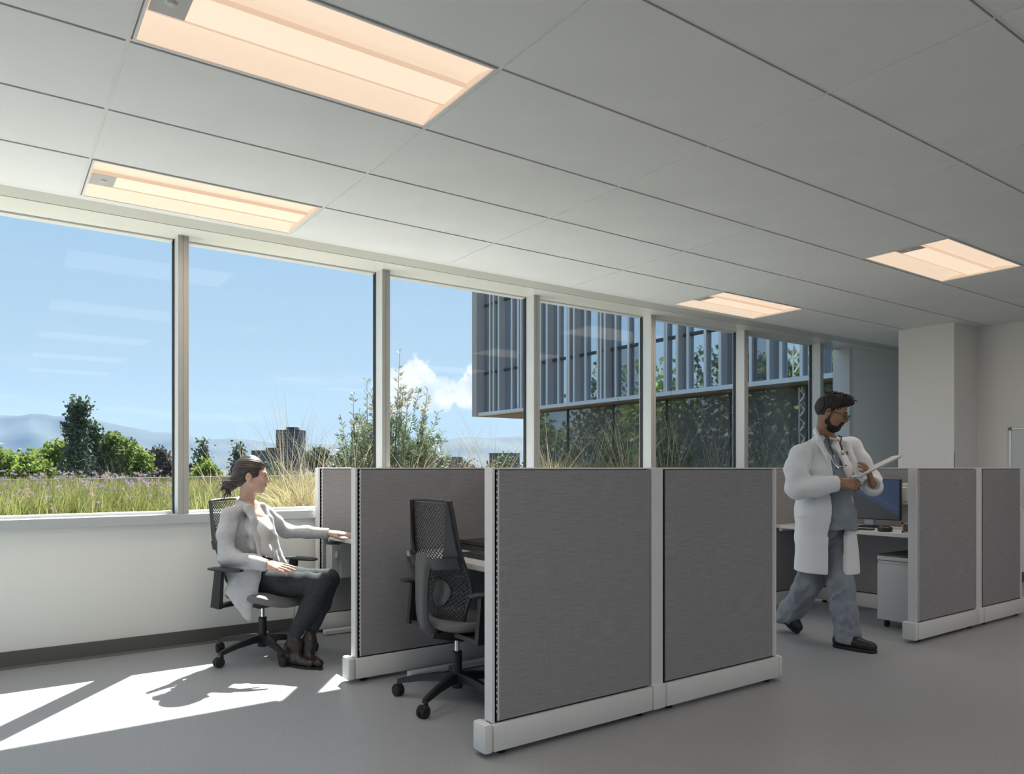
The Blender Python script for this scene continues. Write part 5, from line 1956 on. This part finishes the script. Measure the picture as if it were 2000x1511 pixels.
# white top
f = SDF(pel - np.array((.24, .26, .14)), nb + np.array((.28, .26, .0)), .005)
f.cap(pel + np.array((.01, 0, .03)), che, .112, .110, .05, flat=(FW, 1.32))
f.cap(W(503, 1034, 4.60), W(512, 1036, 4.70), .056, .054, .06)
f.cap(W(500, 1014, 4.62), W(506, 1036, 4.61), .050, .056, .07).cap(W(506, 1012, 4.70), W(511, 1036, 4.70), .048, .054, .07)
f.cap(W(504, 1066, 4.62), W(510, 1082, 4.66), .070, .078, .04)
f.plane(W(507, 1008, 4.62), (.38, -.10, .92))
f.folds(.0022, 70, 3, (.6, .6, 1.4)); f.folds(.003, 90, 8, (.3, .3, 1.5), (W(515, 1062, 4.6), .06))
f.build('white_top', M['tee_white'], wt)

# jeans, one volume for both legs and hips
f = SDF(W(420, 1275, 4.3) - .05, W(670, 1070, 4.3) + np.array((.08, .70, .06)), .005)
f.cap(hpr, hpl, .105, .105, .05).cap(pel, pel + np.array((0.01, 0, .05)), .118, .112, .05, flat=(FW, 1.25))
f.chain([hpr, (hpr + knr) / 2 + np.array((0, 0, -.004)), knr], [.088, .078, .063], .03)
f.chain([hpl, (hpl + knl) / 2 + np.array((0, 0, -.004)), knl], [.088, .078, .063], .03)
cr, cl_ = W(603, 1190, 4.455), W(628, 1180, 4.59)
f.chain([knr, cr, anr + np.array((.0, 0, .035))], [.062, .057, .044], .02)
f.chain([knl, cl_, anl + np.array((0, 0, .040))], [.061, .055, .043], .02)
f.plane(W(575, 1240, 4.45) + np.array((0, 0, -.012)), (-.10, 0, -1))
for c in (knr, knl):
    f.folds(.004, 110, 5, (1.4, .3, .9), (c + np.array((-.06, 0, -.03)), .08))
f.folds(.006, 70, 6, (1.3, .3, .6), (hpr + np.array((.10, 0, .06)), .13))
f.folds(.0022, 60, 7); f.folds(.003, 120, 9, (.2, .2, 1.5), (anr + np.array((0, 0, .05)), .07))
f.build('jeans', M['jeans'], wt)
MB().tube([W(508, 1086, 4.56), W(520, 1089, 4.56), W(531, 1091, 4.60), W(534, 1097, 4.58)], [.008, .010, .008, .004], 8).build('belt_knot', M['boot'], wt, smooth=True)

# ankle boots
def boot(ank, heel, toe, name):
    ank, heel, toe = map(np.array, (ank, heel, toe))
    dv = toe - heel; L_ = np.linalg.norm(dv); dv /= L_
    up = np.array((0, 0, 1.0)); sd = np.cross(up, dv)
    f = SDF(np.minimum(np.minimum(ank, heel), toe) - .09, np.maximum(np.maximum(ank, heel), toe) + .12, .004)
    h0, t0 = heel + up * .050 + dv * .030, toe + up * .036 - dv * .035
    f.cap(ank + up * .045, ank + up * .0, .040, .039, .02)
    f.cap(ank, h0, .039, .034, .03)
    f.cap(ank + dv * .015, (h0 + t0) / 2 + up * .014, .038, .032, .03)
    f.cap(h0, (h0 + t0) / 2, .032, .036, .02, flat=(up, 1.15)).cap((h0 + t0) / 2, t0, .036, .030, .02, flat=(up, 1.25))
    f.plane(heel + up * .014, -np.cross(dv, np.cross(up, dv) * -1) if False else (0, 0, -1))
    f.plane(ank + up * .075, (0, 0, 1))
    f.folds(.0016, 120, 2)
    b = f.build(name, M['boot'], wt)
    n_ = 18
    ol = []
    for i in range(n_ * 2):
        a = 2 * PI * i / (n_ * 2)
        x = math.cos(a); y = math.sin(a)
        wd = .032 + .006 * x
        p = (heel + toe) / 2 + dv * x * (L_ / 2 + .004) + sd * y * wd * (abs(math.cos(a)) ** .0)
        ol.append((p[0], p[1]))
    MB().poly(ol, heel[2], heel[2] + .016).build('sole', M['sole'], b)
    return b
boot(anr + np.array((-.005, 0, -.015)), W(546, 1295, 4.49) * np.array((1, 1, 0)), W(614, 1304, 4.34) * np.array((1, 1, 0)), 'ankle_boot')
boot(anl + np.array((.004, -.02, -.010)), W(578, 1290, 4.55) * np.array((1, 1, 0)), W(628, 1305, 4.33) * np.array((1, 1, 0)), 'ankle_boot')

# cardigan
lo = W(410, 1225, 4.4) - np.array((.08, .25, .03)); hi = W(650, 965, 4.4) + np.array((.10, .85, .06))
f = SDF(lo, hi, .0052)
f.cap(pel + np.array((-.015, 0, -.02)), che + np.array((-.008, 0, 0)), .138, .132, .05, flat=(FW, 1.22))
f.cap(che + np.array((-.008, 0, 0)), nb - np.array((.015, 0, .055)), .130, .060, .05, flat=(FW, 1.25))
f.cap(nb + np.array((-.015, 0, -.040)), shr + np.array((.004, 0, -.004)), .044, .046, .05).cap(nb + np.array((-.008, .01, -.040)), shl + np.array((-.004, 0, -.004)), .042, .046, .05)
shr2, shl2 = shr + np.array((.004, 0, -.012)), shl + np.array((-.004, 0, -.010))
f.chain([shr2, (shr2 + elr) / 2 + np.array((-.010, 0, .01)), elr + np.array((.002, 0, -.004)), (elr + wrr) / 2, wrr + np.array((-.012, 0, 0))], [.053, .053, .047, .042, .037], .025)
f.chain([shl2, (shl2 + ell_) / 2, ell_, (ell_ + wrl) / 2, wrl + np.array((-.010, 0, 0))], [.051, .050, .045, .041, .037], .025)
inner = SDF(lo, hi, .0052)
inner.cap(pel + np.array((0, 0, -.02)), che, .112, .112, .05, flat=(FW, 1.25)).cap(che, nb - np.array((0, 0, .03)), .108, .048, .05, flat=(FW, 1.25)).cap(nb, nb + np.array((.01, 0, .1)), .050, .05, .02)
f.v = np.maximum(f.v, -inner.v)
f.folds(.0055, 62, 11, (.5, .5, 1.3), (elr + np.array((.02, 0, .03)), .11))
f.folds(.0050, 62, 12, (1.2, .5, .8), (ell_ + np.array((.02, 0, 0)), .11))
f.folds(.0045, 70, 13, (1, .6, .8), (shr2 + np.array((.05, 0, -.06)), .09))
f.folds(.0022, 34, 14)
# front opening between the two edges
ol = [(nb + np.array((.040, -.02, .03)), .030), (W(498, 992, 4.60), .030), (W(511, 1020, 4.56), .036), (W(519, 1050, 4.53), .050), (W(526, 1085, 4.51), .066), (W(530, 1110, 4.50), .075)]
for (a, ra), (b, rb) in zip(ol[:-1], ol[1:]):
    f.cap(a + FW * .035, b + FW * .035, ra, rb, .008, '-', flat=(FW, .85))
# cuffs are open
f.cap(wrr + np.array((.034, 0, 0)), wrr + np.array((.09, 0, 0)), .042, .055, .002, '-')
f.cap(wrl + np.array((.036, 0, 0)), wrl + np.array((.09, 0, 0)), .042, .055, .002, '-')
f.plane(W(480, 1128, 4.6), (.15, .1, -1), .03)
# near skirt hanging over the seat edge
cl2 = SDF(lo, hi, .0052)
nn = (.25, -.97, 0)
cl2.cap(W(458, 1092, 4.50), W(470, 1150, 4.425), .066, .070, .03, flat=(nn, 2.6))
cl2.cap(W(492, 1098, 4.47), W(486, 1150, 4.415), .060, .052, .03, flat=(nn, 2.6))
cl2.cap(W(470, 1150, 4.425), W(488, 1205, 4.405), .068, .014, .02, flat=(nn, 3.0)).cap(W(462, 1158, 4.425), W(480, 1203, 4.41), .030, .014, .02, flat=(nn, 3.0))
cl2.folds(.0040, 45, 15, (1.4, .5, .3))
f.v = np.minimum(f.v, cl2.v)
f.cap(W(520, 1025, 4.79), W(536, 1096, 4.76), .030, .036, .02, flat=(FW, 1.2))
# collar roll round the neck and down both front edges
nkb = nb + np.array((-.048, .0, .022))
e1 = [nkb, nb + np.array((-.028, -.052, .004)), W(487, 995, 4.575), W(497, 1018, 4.545), W(502, 1050, 4.535), W(507, 1090, 4.515), W(512, 1112, 4.49)]
e2 = [nkb, nb + np.array((.018, .058, .002)), W(512, 992, 4.73), W(526, 1016, 4.735), W(537, 1048, 4.72), W(547, 1080, 4.70), W(559, 1100, 4.67)]
for e_ in (e1, e2):
    f.chain(e_, [.026, .030, .034, .030, .020, .015, .013], .012, flat=(FW, 2.0))
f.build('cardigan', M['knit'], wt)


# ------------------------------------------------------------------ walking doctor
dt, W = person_root('person', 'doctor in a white lab coat walking while reading a clipboard', 1628, 4.98)
FD = np.array((.55, -.835, 0)); LD = np.array((.835, .55, 0))
DR = rot((.76, -.56, -.34))
DO = W(1624, 806, 4.94)
ds = .93
f = SDF(DO - .21, DO + .21, .0027)
PD = hd(f, DO, DR, ds, male=True)
dn = W(1612, 852, 5.02)
f.cap(PD(-.024, 0, -.05), dn, .052, .060, .03)
f.plane(dn + np.array((0, 0, -.01)), (0, 0, -1))
head = f.mesh_data()
headf = f
# hands and the clipboard they hold
wr_r = W(1640, 944, 4.74); wr_l = W(1704, 945, 4.84)
clip_c = W(1707, 916, 4.76)
f = SDF(wr_r - np.array((.10, .13, .12)), wr_r + np.array((.20, .13, .12)), .0026)
hand(f, wr_r, rot((.97, -.12, -.04), (.15, -.95, .35)), 1.0, (.55, .60, .62, .66), .03, (.30, .10))
hand_r = f.mesh_data()
f = SDF(wr_l - np.array((.15, .14, .12)), wr_l + np.array((.14, .14, .18)), .0026)
HL = rot((-.42, -.30, .86), (.75, -.55, .15))
HL[:, 1] *= -1
hand(f, wr_l, HL, 1.0, (.32, .36, .40, .46), .05, (.75, .55))
hand_l = f.mesh_data()
shr, elr = W(1562, 884, 4.93), W(1559, 950, 4.90)
shl, ell_ = W(1664, 868, 5.16), W(1700, 938, 5.06)
pel, che = W(1618, 1010, 5.02), W(1612, 915, 5.02)
hpr, knr, anr = W(1598, 1035, 4.99), W(1578, 1142, 5.12), W(1537, 1206, 5.34)
hpl, knl, anl = W(1634, 1030, 5.05), W(1642, 1142, 4.92), W(1652, 1244, 4.88)
f = SDF(W(1500, 1290, 4.8) - .1, W(1725, 830, 4.8) + np.array((.1, .85, .06)), .009)
f.cap(pel, che, .125, .135, .05, flat=(FD, 1.3)).cap(che, dn - np.array((0, 0, .03)), .13, .06, .05, flat=(FD, 1.25)).cap(dn, dn + np.array((0.01, 0, .05)), .058, .054, .03)
dn3 = np.array((0, 0, .045))
f.chain([shr - dn3, elr, wr_r], [.036, .034, .028], .03).chain([shl - dn3, ell_, wr_l], [.036, .034, .028], .03)
f.cap(dn - dn3 * 1.6, shr - dn3, .035, .035, .03).cap(dn - dn3 * 1.6, shl - dn3, .035, .035, .03)
f.chain([hpr, knr, anr], [.08, .058, .04], .03).chain([hpl, knl, anl], [.08, .058, .04], .03)
trunk = f.mesh_data()
V, Q = join_data([head, hand_r, hand_l, trunk])
body = link_mesh('body', np_mesh('doctor_body', V, Q), M['skin_d'], dt, smooth=True)
for s in (-1, 1):
    MB().lathe([(0.0001, -.0118), (.006, -.0102), (.0102, -.006), (.0118, 0), (.0102, .006), (.006, .0102), (.0001, .0118)], tuple(PD(.0835, s * .031, .003)), 12).build('eye', M['eye_white'], body, smooth=True)
    ic = PD(.0945, s * .031, .0005)
    MB().tube([ic - DR[:, 0] * .003, ic + DR[:, 0] * .0016], .0052, 10).build('iris', M['iris'], body)
    MB().tube([PD(.096, s * .010, .024), PD(.098, s * .026, .030), PD(.088, s * .046, .026)], [.0035, .0048, .002], 6).build('eyebrow', M['hair_d'], body)
    MB().tube([PD(.0975, s * .019, .0065), PD(.099, s * .031, .0085), PD(.093, s * .043, .005)], [.0015, .0022, .001], 5).build('lash', M['hair_d'], body)
MB().tube([PD(.094, -.018, -.060), PD(.1015, 0, -.0625), PD(.094, .018, -.060)], [.002, .0055, .002], 8).build('lips', M['lip_d'], body, smooth=True)
# beard and moustache hug the face
bd = SDF(DO - .21, DO + .21, .0027)
P_ = PD
bd.v = headf.v - .0028
reg = SDF(DO - .21, DO + .21, .0027)
reg.ell(P_(.055, 0, -.098), np.array((.062, .062, .036)) * ds, DR, .01)
for s in (-1, 1):
    reg.cap(P_(.004, s * .066, -.02), P_(.008, s * .060, -.065), .012, .017, .01).cap(P_(.008, s * .060, -.065), P_(.058, s * .036, -.098), .017, .020, .01)
reg.cap(P_(.098, -.022, -.049), P_(.104, 0, -.045), .0085, .008, .005).cap(P_(.104, 0, -.045), P_(.098, .022, -.049), .008, .0085, .005)
for s in (-1, 1):
    reg.cap(P_(.094, s * .024, -.052), P_(.082, s * .026, -.085), .009, .012, .006)
reg.ell(P_(.100, 0, -.0625), (.016, .017, .0085), DR, .004, '-')
bd.v = np.maximum(bd.v, reg.v)
bd.ripple(.0012, 700, DR[:, 2] + DR[:, 1], 0, 3)
bd.build('beard', M['hair_d'], dt)
# hair: short sides, swept-up top
f = SDF(DO - .23, DO + .23, .003)
f.ell(PD(-.014, 0, .052), np.array((.103, .079, .092)) * ds, DR, .02)
f.ell(PD(-.042, 0, .016), np.array((.070, .0735, .066)) * ds, DR, .04)
f.ell(PD(.020, 0, .098), np.array((.086, .072, .052)) * ds, DR, .03)
f.ell(PD(.074, 0, .110), np.array((.044, .056, .030)) * ds, DR, .02)
f.ell(PD(.122, 0, .014), np.array((.066, .12, .078)) * ds, DR, .010, '-')
f.ell(PD(.060, 0, -.070), np.array((.085, .12, .072)) * ds, DR, .012, '-')
f.ell(PD(.0, 0, -.11), np.array((.075, .12, .058)) * ds, DR, .012, '-')
for s in (-1, 1):
    f.ell(PD(.000, s * .090, -.012), np.array((.026, .026, .036)) * ds, DR, .006, '-')
    f.cap(PD(.012, s * .074, .028), PD(.010, s * .073, -.022), .010, .007, .006)
f.ripple(.0018, 130, DR[:, 0] * .3 + DR[:, 2] * .2 + DR[:, 1] * .9, 0, 1.6)
f.ripple(.002, 300, DR[:, 0] + DR[:, 1], 0, 2.2)
hair = f.build('hair', M['hair_d'], dt)
wv = MB()
for i in range(130):
    u, s_ = rr.random(), rr.normal() * .4
    b0 = PD(-.08 + .185 * u, s_ * .10, .118 + .022 * math.sin(u * 3))
    e0 = b0 + DR @ np.array((.014 + .022 * rr.random() * u, rr.normal() * .014, .004 + .016 * rr.random() - .012 * (u > .85)))
    wv.tube([b0, (b0 + e0) / 2 + DR[:, 2] * .006, e0], [.003, .0022, .0006], 4, cap=False)
wv.build('loose_strands', M['hair_d'], hair)

# scrub top
f = SDF(W(1540, 1050, 4.8) - .1, W(1690, 838, 4.8) + np.array((.08, .6, .05)), .006)
f.cap(pel + np.array((.01, 0, -.03)), che, .150, .148, .05, flat=(FD, 1.30)).cap(che, dn - np.array((0, 0, .05)), .142, .070, .05, flat=(FD, 1.25))
f.cap(dn - np.array((0, 0, .055)), shr, .045, .045, .04).cap(dn - np.array((0, 0, .055)), shl, .045, .045, .04)
f.cap(W(1638, 950, 4.92), W(1646, 1030, 4.90), .085, .105, .05, flat=(FD, 1.3))
f.plane(W(1630, 1034, 4.9), (0, 0, -1))
f.cap(dn + FD * .055 + np.array((0, 0, .045)), dn + FD * .075 + np.array((0, 0, -.022)), .052, .020, .008, '-')
f.folds(.007, 40, 31, (1.2, .8, .4)); f.folds(.003, 90, 32)
f.build('scrub_top', M['scrub'], dt)
MB().tube([dn + np.array((-.05, -.03, .02)), dn + FD * .052 + np.array((-.04, -.02, -.012)), dn + FD * .078 + np.array((0, 0, -.026)), dn + FD * .05 + np.array((.05, .03, -.005)), dn + np.array((.06, .03, .02))], .009, 8).build('undershirt_collar', M['tee_white'], dt, smooth=True)

# scrub trousers
f = SDF(W(1505, 1265, 4.8) - .08, W(1690, 1010, 4.8) + np.array((.06, .72, .05)), .006)
f.cap(hpr + np.array((.01, .02, 0)), hpl, .092, .096, .06).cap(pel, pel + np.array((0, 0, -.03)), .125, .125, .05, flat=(FD, 1.2))
f.chain([hpr + np.array((.01, .03, 0)), knr, anr + np.array((0, 0, .0))], [.088, .082, .080], .03)
f.chain([hpl, knl, (knl + anl) / 2, anl + np.array((.004, -.005, -.02))], [.088, .080, .080, .082], .03)
f.folds(.010, 38, 21, (1, .8, .5)); f.folds(.005, 80, 22, (1, .8, .7))
f.folds(.009, 75, 23, (.3, .3, 1.4), (anl + np.array((0, 0, .03)), .10)); f.folds(.009, 75, 24, (.6, .3, 1.2), (anr, .10))
f.plane(W(1650, 1254, 4.88), (-.12, 0, -1), .01)
ad = (anr - knr) / np.linalg.norm(anr - knr)
f.cap(anr + ad * .15, anr + ad * .3, .10, .13, .006, '-')
f.build('scrub_trousers', M['scrub'], dt)


def shoe(heel, toe, lift, name):
    heel, toe = np.array(heel), np.array(toe)
    dv = toe - heel; L_ = np.linalg.norm(dv); dv = dv / L_
    up0 = np.array((0, 0, 1.0)); sd = np.cross(up0, dv); sd /= np.linalg.norm(sd); up = np.cross(dv, sd)
    f = SDF(np.minimum(heel, toe) - .09, np.maximum(heel, toe) + .14, .004)
    f.cap(heel + up * .05 + dv * .045, heel + up * .075 + dv * .06, .042, .040, .02)
    f.cap(heel + up * .045 + dv * .04, heel + up * .045 + dv * L_ * .55, .040, .045, .03, flat=(up, 1.1))
    f.cap(heel + up * .045 + dv * L_ * .55, toe + up * .036 - dv * .045, .044, .042, .02, flat=(up, 1.25))
    f.plane(heel + up * .016, -up)
    b = f.build(name, M['shoe'], dt)
    g = SDF(np.minimum(heel, toe) - .09, np.maximum(heel, toe) + .09, .004)
    g.cap(heel + up * .010 + dv * .042, heel + up * .010 + dv * L_ * .6, .046, .049, .01, flat=(up, 1.0)).cap(heel + up * .010 + dv * L_ * .6, toe + up * .010 - dv * .05, .049, .047, .01)
    g.plane(heel + up * .022, up); g.plane(heel, -up)
    g.build('sole', M['sole'], b)
    for i in range(4):
        p = heel + dv * (L_ * .42 + i * .022) + up * (.094 - .008 * i)
        MB().tube([p - sd * .022, p + up * .004, p + sd * .022], .003, 6).build('lace', M['sole'], b)
    return b
shoe(W(1628, 1262, 4.915) * np.array((1, 1, 0)), W(1714, 1276, 4.72) * np.array((1, 1, 0)), 0, 'shoe')
shoe(W(1521, 1200, 5.36), W(1560, 1239, 5.25) * np.array((1, 1, 0)) + np.array((0, 0, .004)), 0, 'shoe')

# lab coat
lo = W(1520, 1130, 4.8) - np.array((.06, .25, .02)); hi = W(1725, 815, 4.8) + np.array((.10, .80, .03))
f = SDF(lo, hi, .006)
wst = W(1610, 1000, 5.03)
f.cap(wst, che, .180, .172, .05, flat=(FD, 1.18)).cap(che, dn - np.array((.01, 0, .06)), .170, .072, .05, flat=(FD, 1.2))
f.cap(wst, W(1614, 1112, 5.05), .184, .204, .05, flat=(FD, .98))
f.cap(dn + np.array((-.02, 0, -.055)), shr + np.array((.004, 0, -.006)), .054, .058, .06).cap(dn + np.array((0, .01, -.055)), shl + np.array((-.004, 0, -.006)), .052, .056, .06)
cuR, cuL = wr_r + np.array((-.030, .01, .0)), wr_l + np.array((.012, .015, -.020))
f.chain([shr + np.array((.002, 0, -.012)), (shr + elr) / 2 + np.array((-.018, 0, 0)), elr + np.array((-.006, 0, -.012)), (elr + cuR) / 2 + np.array((0, 0, -.008)), cuR], [.064, .070, .070, .060, .053], .03)
f.chain([shl + np.array((-.002, 0, -.012)), (shl + ell_) / 2, ell_ + np.array((.004, 0, -.015)), cuL], [.062, .064, .064, .060], .03)
inner = SDF(lo, hi, .006)
inner.cap(wst, che, .150, .145, .05, flat=(FD, 1.22)).cap(che, dn - np.array((0, 0, .045)), .142, .060, .05, flat=(FD, 1.22)).cap(dn, dn + np.array((.01, 0, .15)), .062, .07, .02)
inner.cap(wst, W(1614, 1150, 5.05), .150, .174, .05, flat=(FD, .98))
f.v = np.maximum(f.v, -inner.v)
f.folds(.010, 34, 41, (1.3, .8, .15), (W(1595, 1060, 5.0), .24))
f.folds(.009, 55, 42, (.6, .5, 1.2), (elr + np.array((.02, 0, .03)), .14))
f.folds(.008, 60, 43, (.8, .5, 1), (ell_, .12)); f.folds(.007, 60, 44, (.8, .6, .8), (shr + np.array((.03, 0, -.07)), .12))
f.folds(.0035, 30, 45)
# open front between the two edges
ol = [(dn + FD * .08 + np.array((.015, 0, .04)), .036), (W(1632, 868, 4.88), .042), (W(1641, 905, 4.86), .052), (W(1650, 955, 4.84), .062), (W(1655, 1000, 4.83), .072), (W(1648, 1045, 4.82), .058), (W(1645, 1140, 4.82), .050)]
for (a, ra), (b, rb) in zip(ol[:-1], ol[1:]):
    f.cap(a, b, ra, rb, .006, '-', flat=(FD, .42))
f.cap(cuR + np.array((.058, -.002, 0)), cuR + np.array((.12, -.01, 0)), .058, .075, .002, '-')
lv = (cuL - ell_) / np.linalg.norm(cuL - ell_)
f.cap(cuL + lv * .05 + np.array((-.01, -.01, .03)), cuL + lv * .12 + np.array((-.02, -.02, .06)), .046, .06, .004, '-')
f.plane(W(1610, 1117, 5.0), (0, 0, -1))
# collar and lapels laid on
nkb = dn + np.array((-.050, .035, .034))
for e_, rs in (([nkb, dn + np.array((-.068, -.030, .018)), W(1601, 862, 4.90), W(1616, 892, 4.855), W(1625, 930, 4.845)], [.024, .026, .030, .026, .010]),
               ([nkb, dn + np.array((.058, .060, .008)), W(1656, 868, 5.00), W(1668, 900, 4.975), W(1671, 938, 4.96)], [.024, .024, .026, .024, .010])):
    f.chain(e_, rs, .008, flat=(FD, 2.2))
coat = f.build('lab_coat', M['coat'], dt)
pk = MB()
for q0, q1 in (((1558, 1010, 4.82), (1606, 1011, 4.80)),):
    pk.tube([W(*q0), W(*q1)], .0028, 6)
pk.build('pocket_hem', M['coat'], coat)

# stethoscope, glasses, clipboard: worn or held things
def up_(p): return np.array(p) + np.array((0, 0, 0))
st = thing('stethoscope', 'stethoscope with grey tubing around the doctor\'s neck', 'stethoscope', tuple(dt.location), -TH)
m_tube = pm('grey_tubing', (0.045, 0.05, 0.052), .4)
MB().tube([dn + np.array((-.062, -.012, .030)), dn + FD * .07 + np.array((-.055, -.02, -.01)), W(1621, 872, 4.845), W(1628, 888, 4.832)], .0058, 8).build('neck_tube', m_tube, st, smooth=True)
MB().tube([W(1628, 888, 4.832), W(1632, 903, 4.825), W(1640, 911, 4.822), W(1650, 910, 4.83)], .0028, 8).tube([W(1622, 888, 4.835), W(1628, 905, 4.825), W(1638, 914, 4.822)], .0028, 8).build('ear_tubes', M['chrome'], st, smooth=True)
MB().tube([dn + np.array((.060, .04, .020)), dn + FD * .07 + np.array((.062, .035, -.005)), W(1641, 866, 4.87), W(1645, 878, 4.86)], .0058, 8).build('neck_tube', m_tube, st, smooth=True)
cpt = W(1647, 883, 4.852)
MB().tube([cpt - FD * .008, cpt + FD * .004], [.020, .020], 18).tube([cpt + FD * .003, cpt + FD * .010], [.014, .012], 18).build('chest_piece', M['chrome'], st, smooth=True)
for q in (W(1651, 909, 4.825), W(1633, 914, 4.82)):
    MB().tube([q, q + np.array((.008, -.004, .002))], [.005, .004], 8).build('ear_tip', M['black_soft'], st, smooth=True)

gl = thing('eyeglasses', 'round dark-rimmed glasses on the doctor\'s face', 'glasses', tuple(dt.location), -TH)
m_rim = pm('dark_rims', (0.02, 0.02, 0.022), .3)
for s in (-1, 1):
    c = PD(.116, s * .033, .000)
    ring = [c + DR @ np.array((-.004 * (math.cos(a) * s > 0) * 0, math.cos(a) * .0235, math.sin(a) * .0215)) * ds for a in np.linspace(0, 2 * PI, 25)]
    MB().tube(ring, .0019, 6, cap=False).build('rim', m_rim, gl, smooth=True)
    MB().tube([c - DR[:, 0] * .0006, c + DR[:, 0] * .0006], .0205, 20, flat=(DR[:, 2], .92)).build('lens', glass_mat('spectacle_lens', (.96, .97, .98), .03), gl)
    MB().tube([PD(.115, s * .057, .006), PD(.085, s * .079, .010), PD(.0, s * .089, .012), PD(-.022, s * .087, -.004)], [.0018, .0018, .0018, .002], 6).build('temple', m_rim, gl, smooth=True)
MB().tube([PD(.116, -.010, .004), PD(.121, 0, .008), PD(.116, .010, .004)], .0016, 6).build('bridge', m_rim, gl, smooth=True)

# clipboard, tilted towards his face
e1_ = np.array((.86, -.20, .47)); e1_ /= np.linalg.norm(e1_)
e2_ = np.array((.35, .90, .06)); e2_ -= e1_ * (e1_ @ e2_); e2_ /= np.linalg.norm(e2_)
e3_ = np.cross(e1_, e2_)
cbm = thing('clipboard', 'clipboard with white papers held up in the doctor\'s hands', 'clipboard', tuple(dt.location), -TH)
cc = W(1706, 914, 4.80)
def slab(u0, u1, v0, v1, w0, w1):
    vs = [cc + e1_ * u + e2_ * v + e3_ * w for u in (u0, u1) for v in (v0, v1) for w in (w0, w1)]
    return MB().add(vs, [(0, 1, 3, 2), (4, 6, 7, 5), (0, 4, 5, 1), (2, 3, 7, 6), (0, 2, 6, 4), (1, 5, 7, 3)])
slab(-.15, .15, -.11, .11, -.004, 0).build('board', pm('clip_board', (0.45, 0.40, 0.37), .5), cbm)
slab(-.135, .165, -.105, .105, .0005, .006).build('paper', pm('paper', (0.72, 0.70, 0.70), .8), cbm)
slab(-.152, -.118, -.05, .05, .006, .014).build('clip', M['chrome'], cbm)
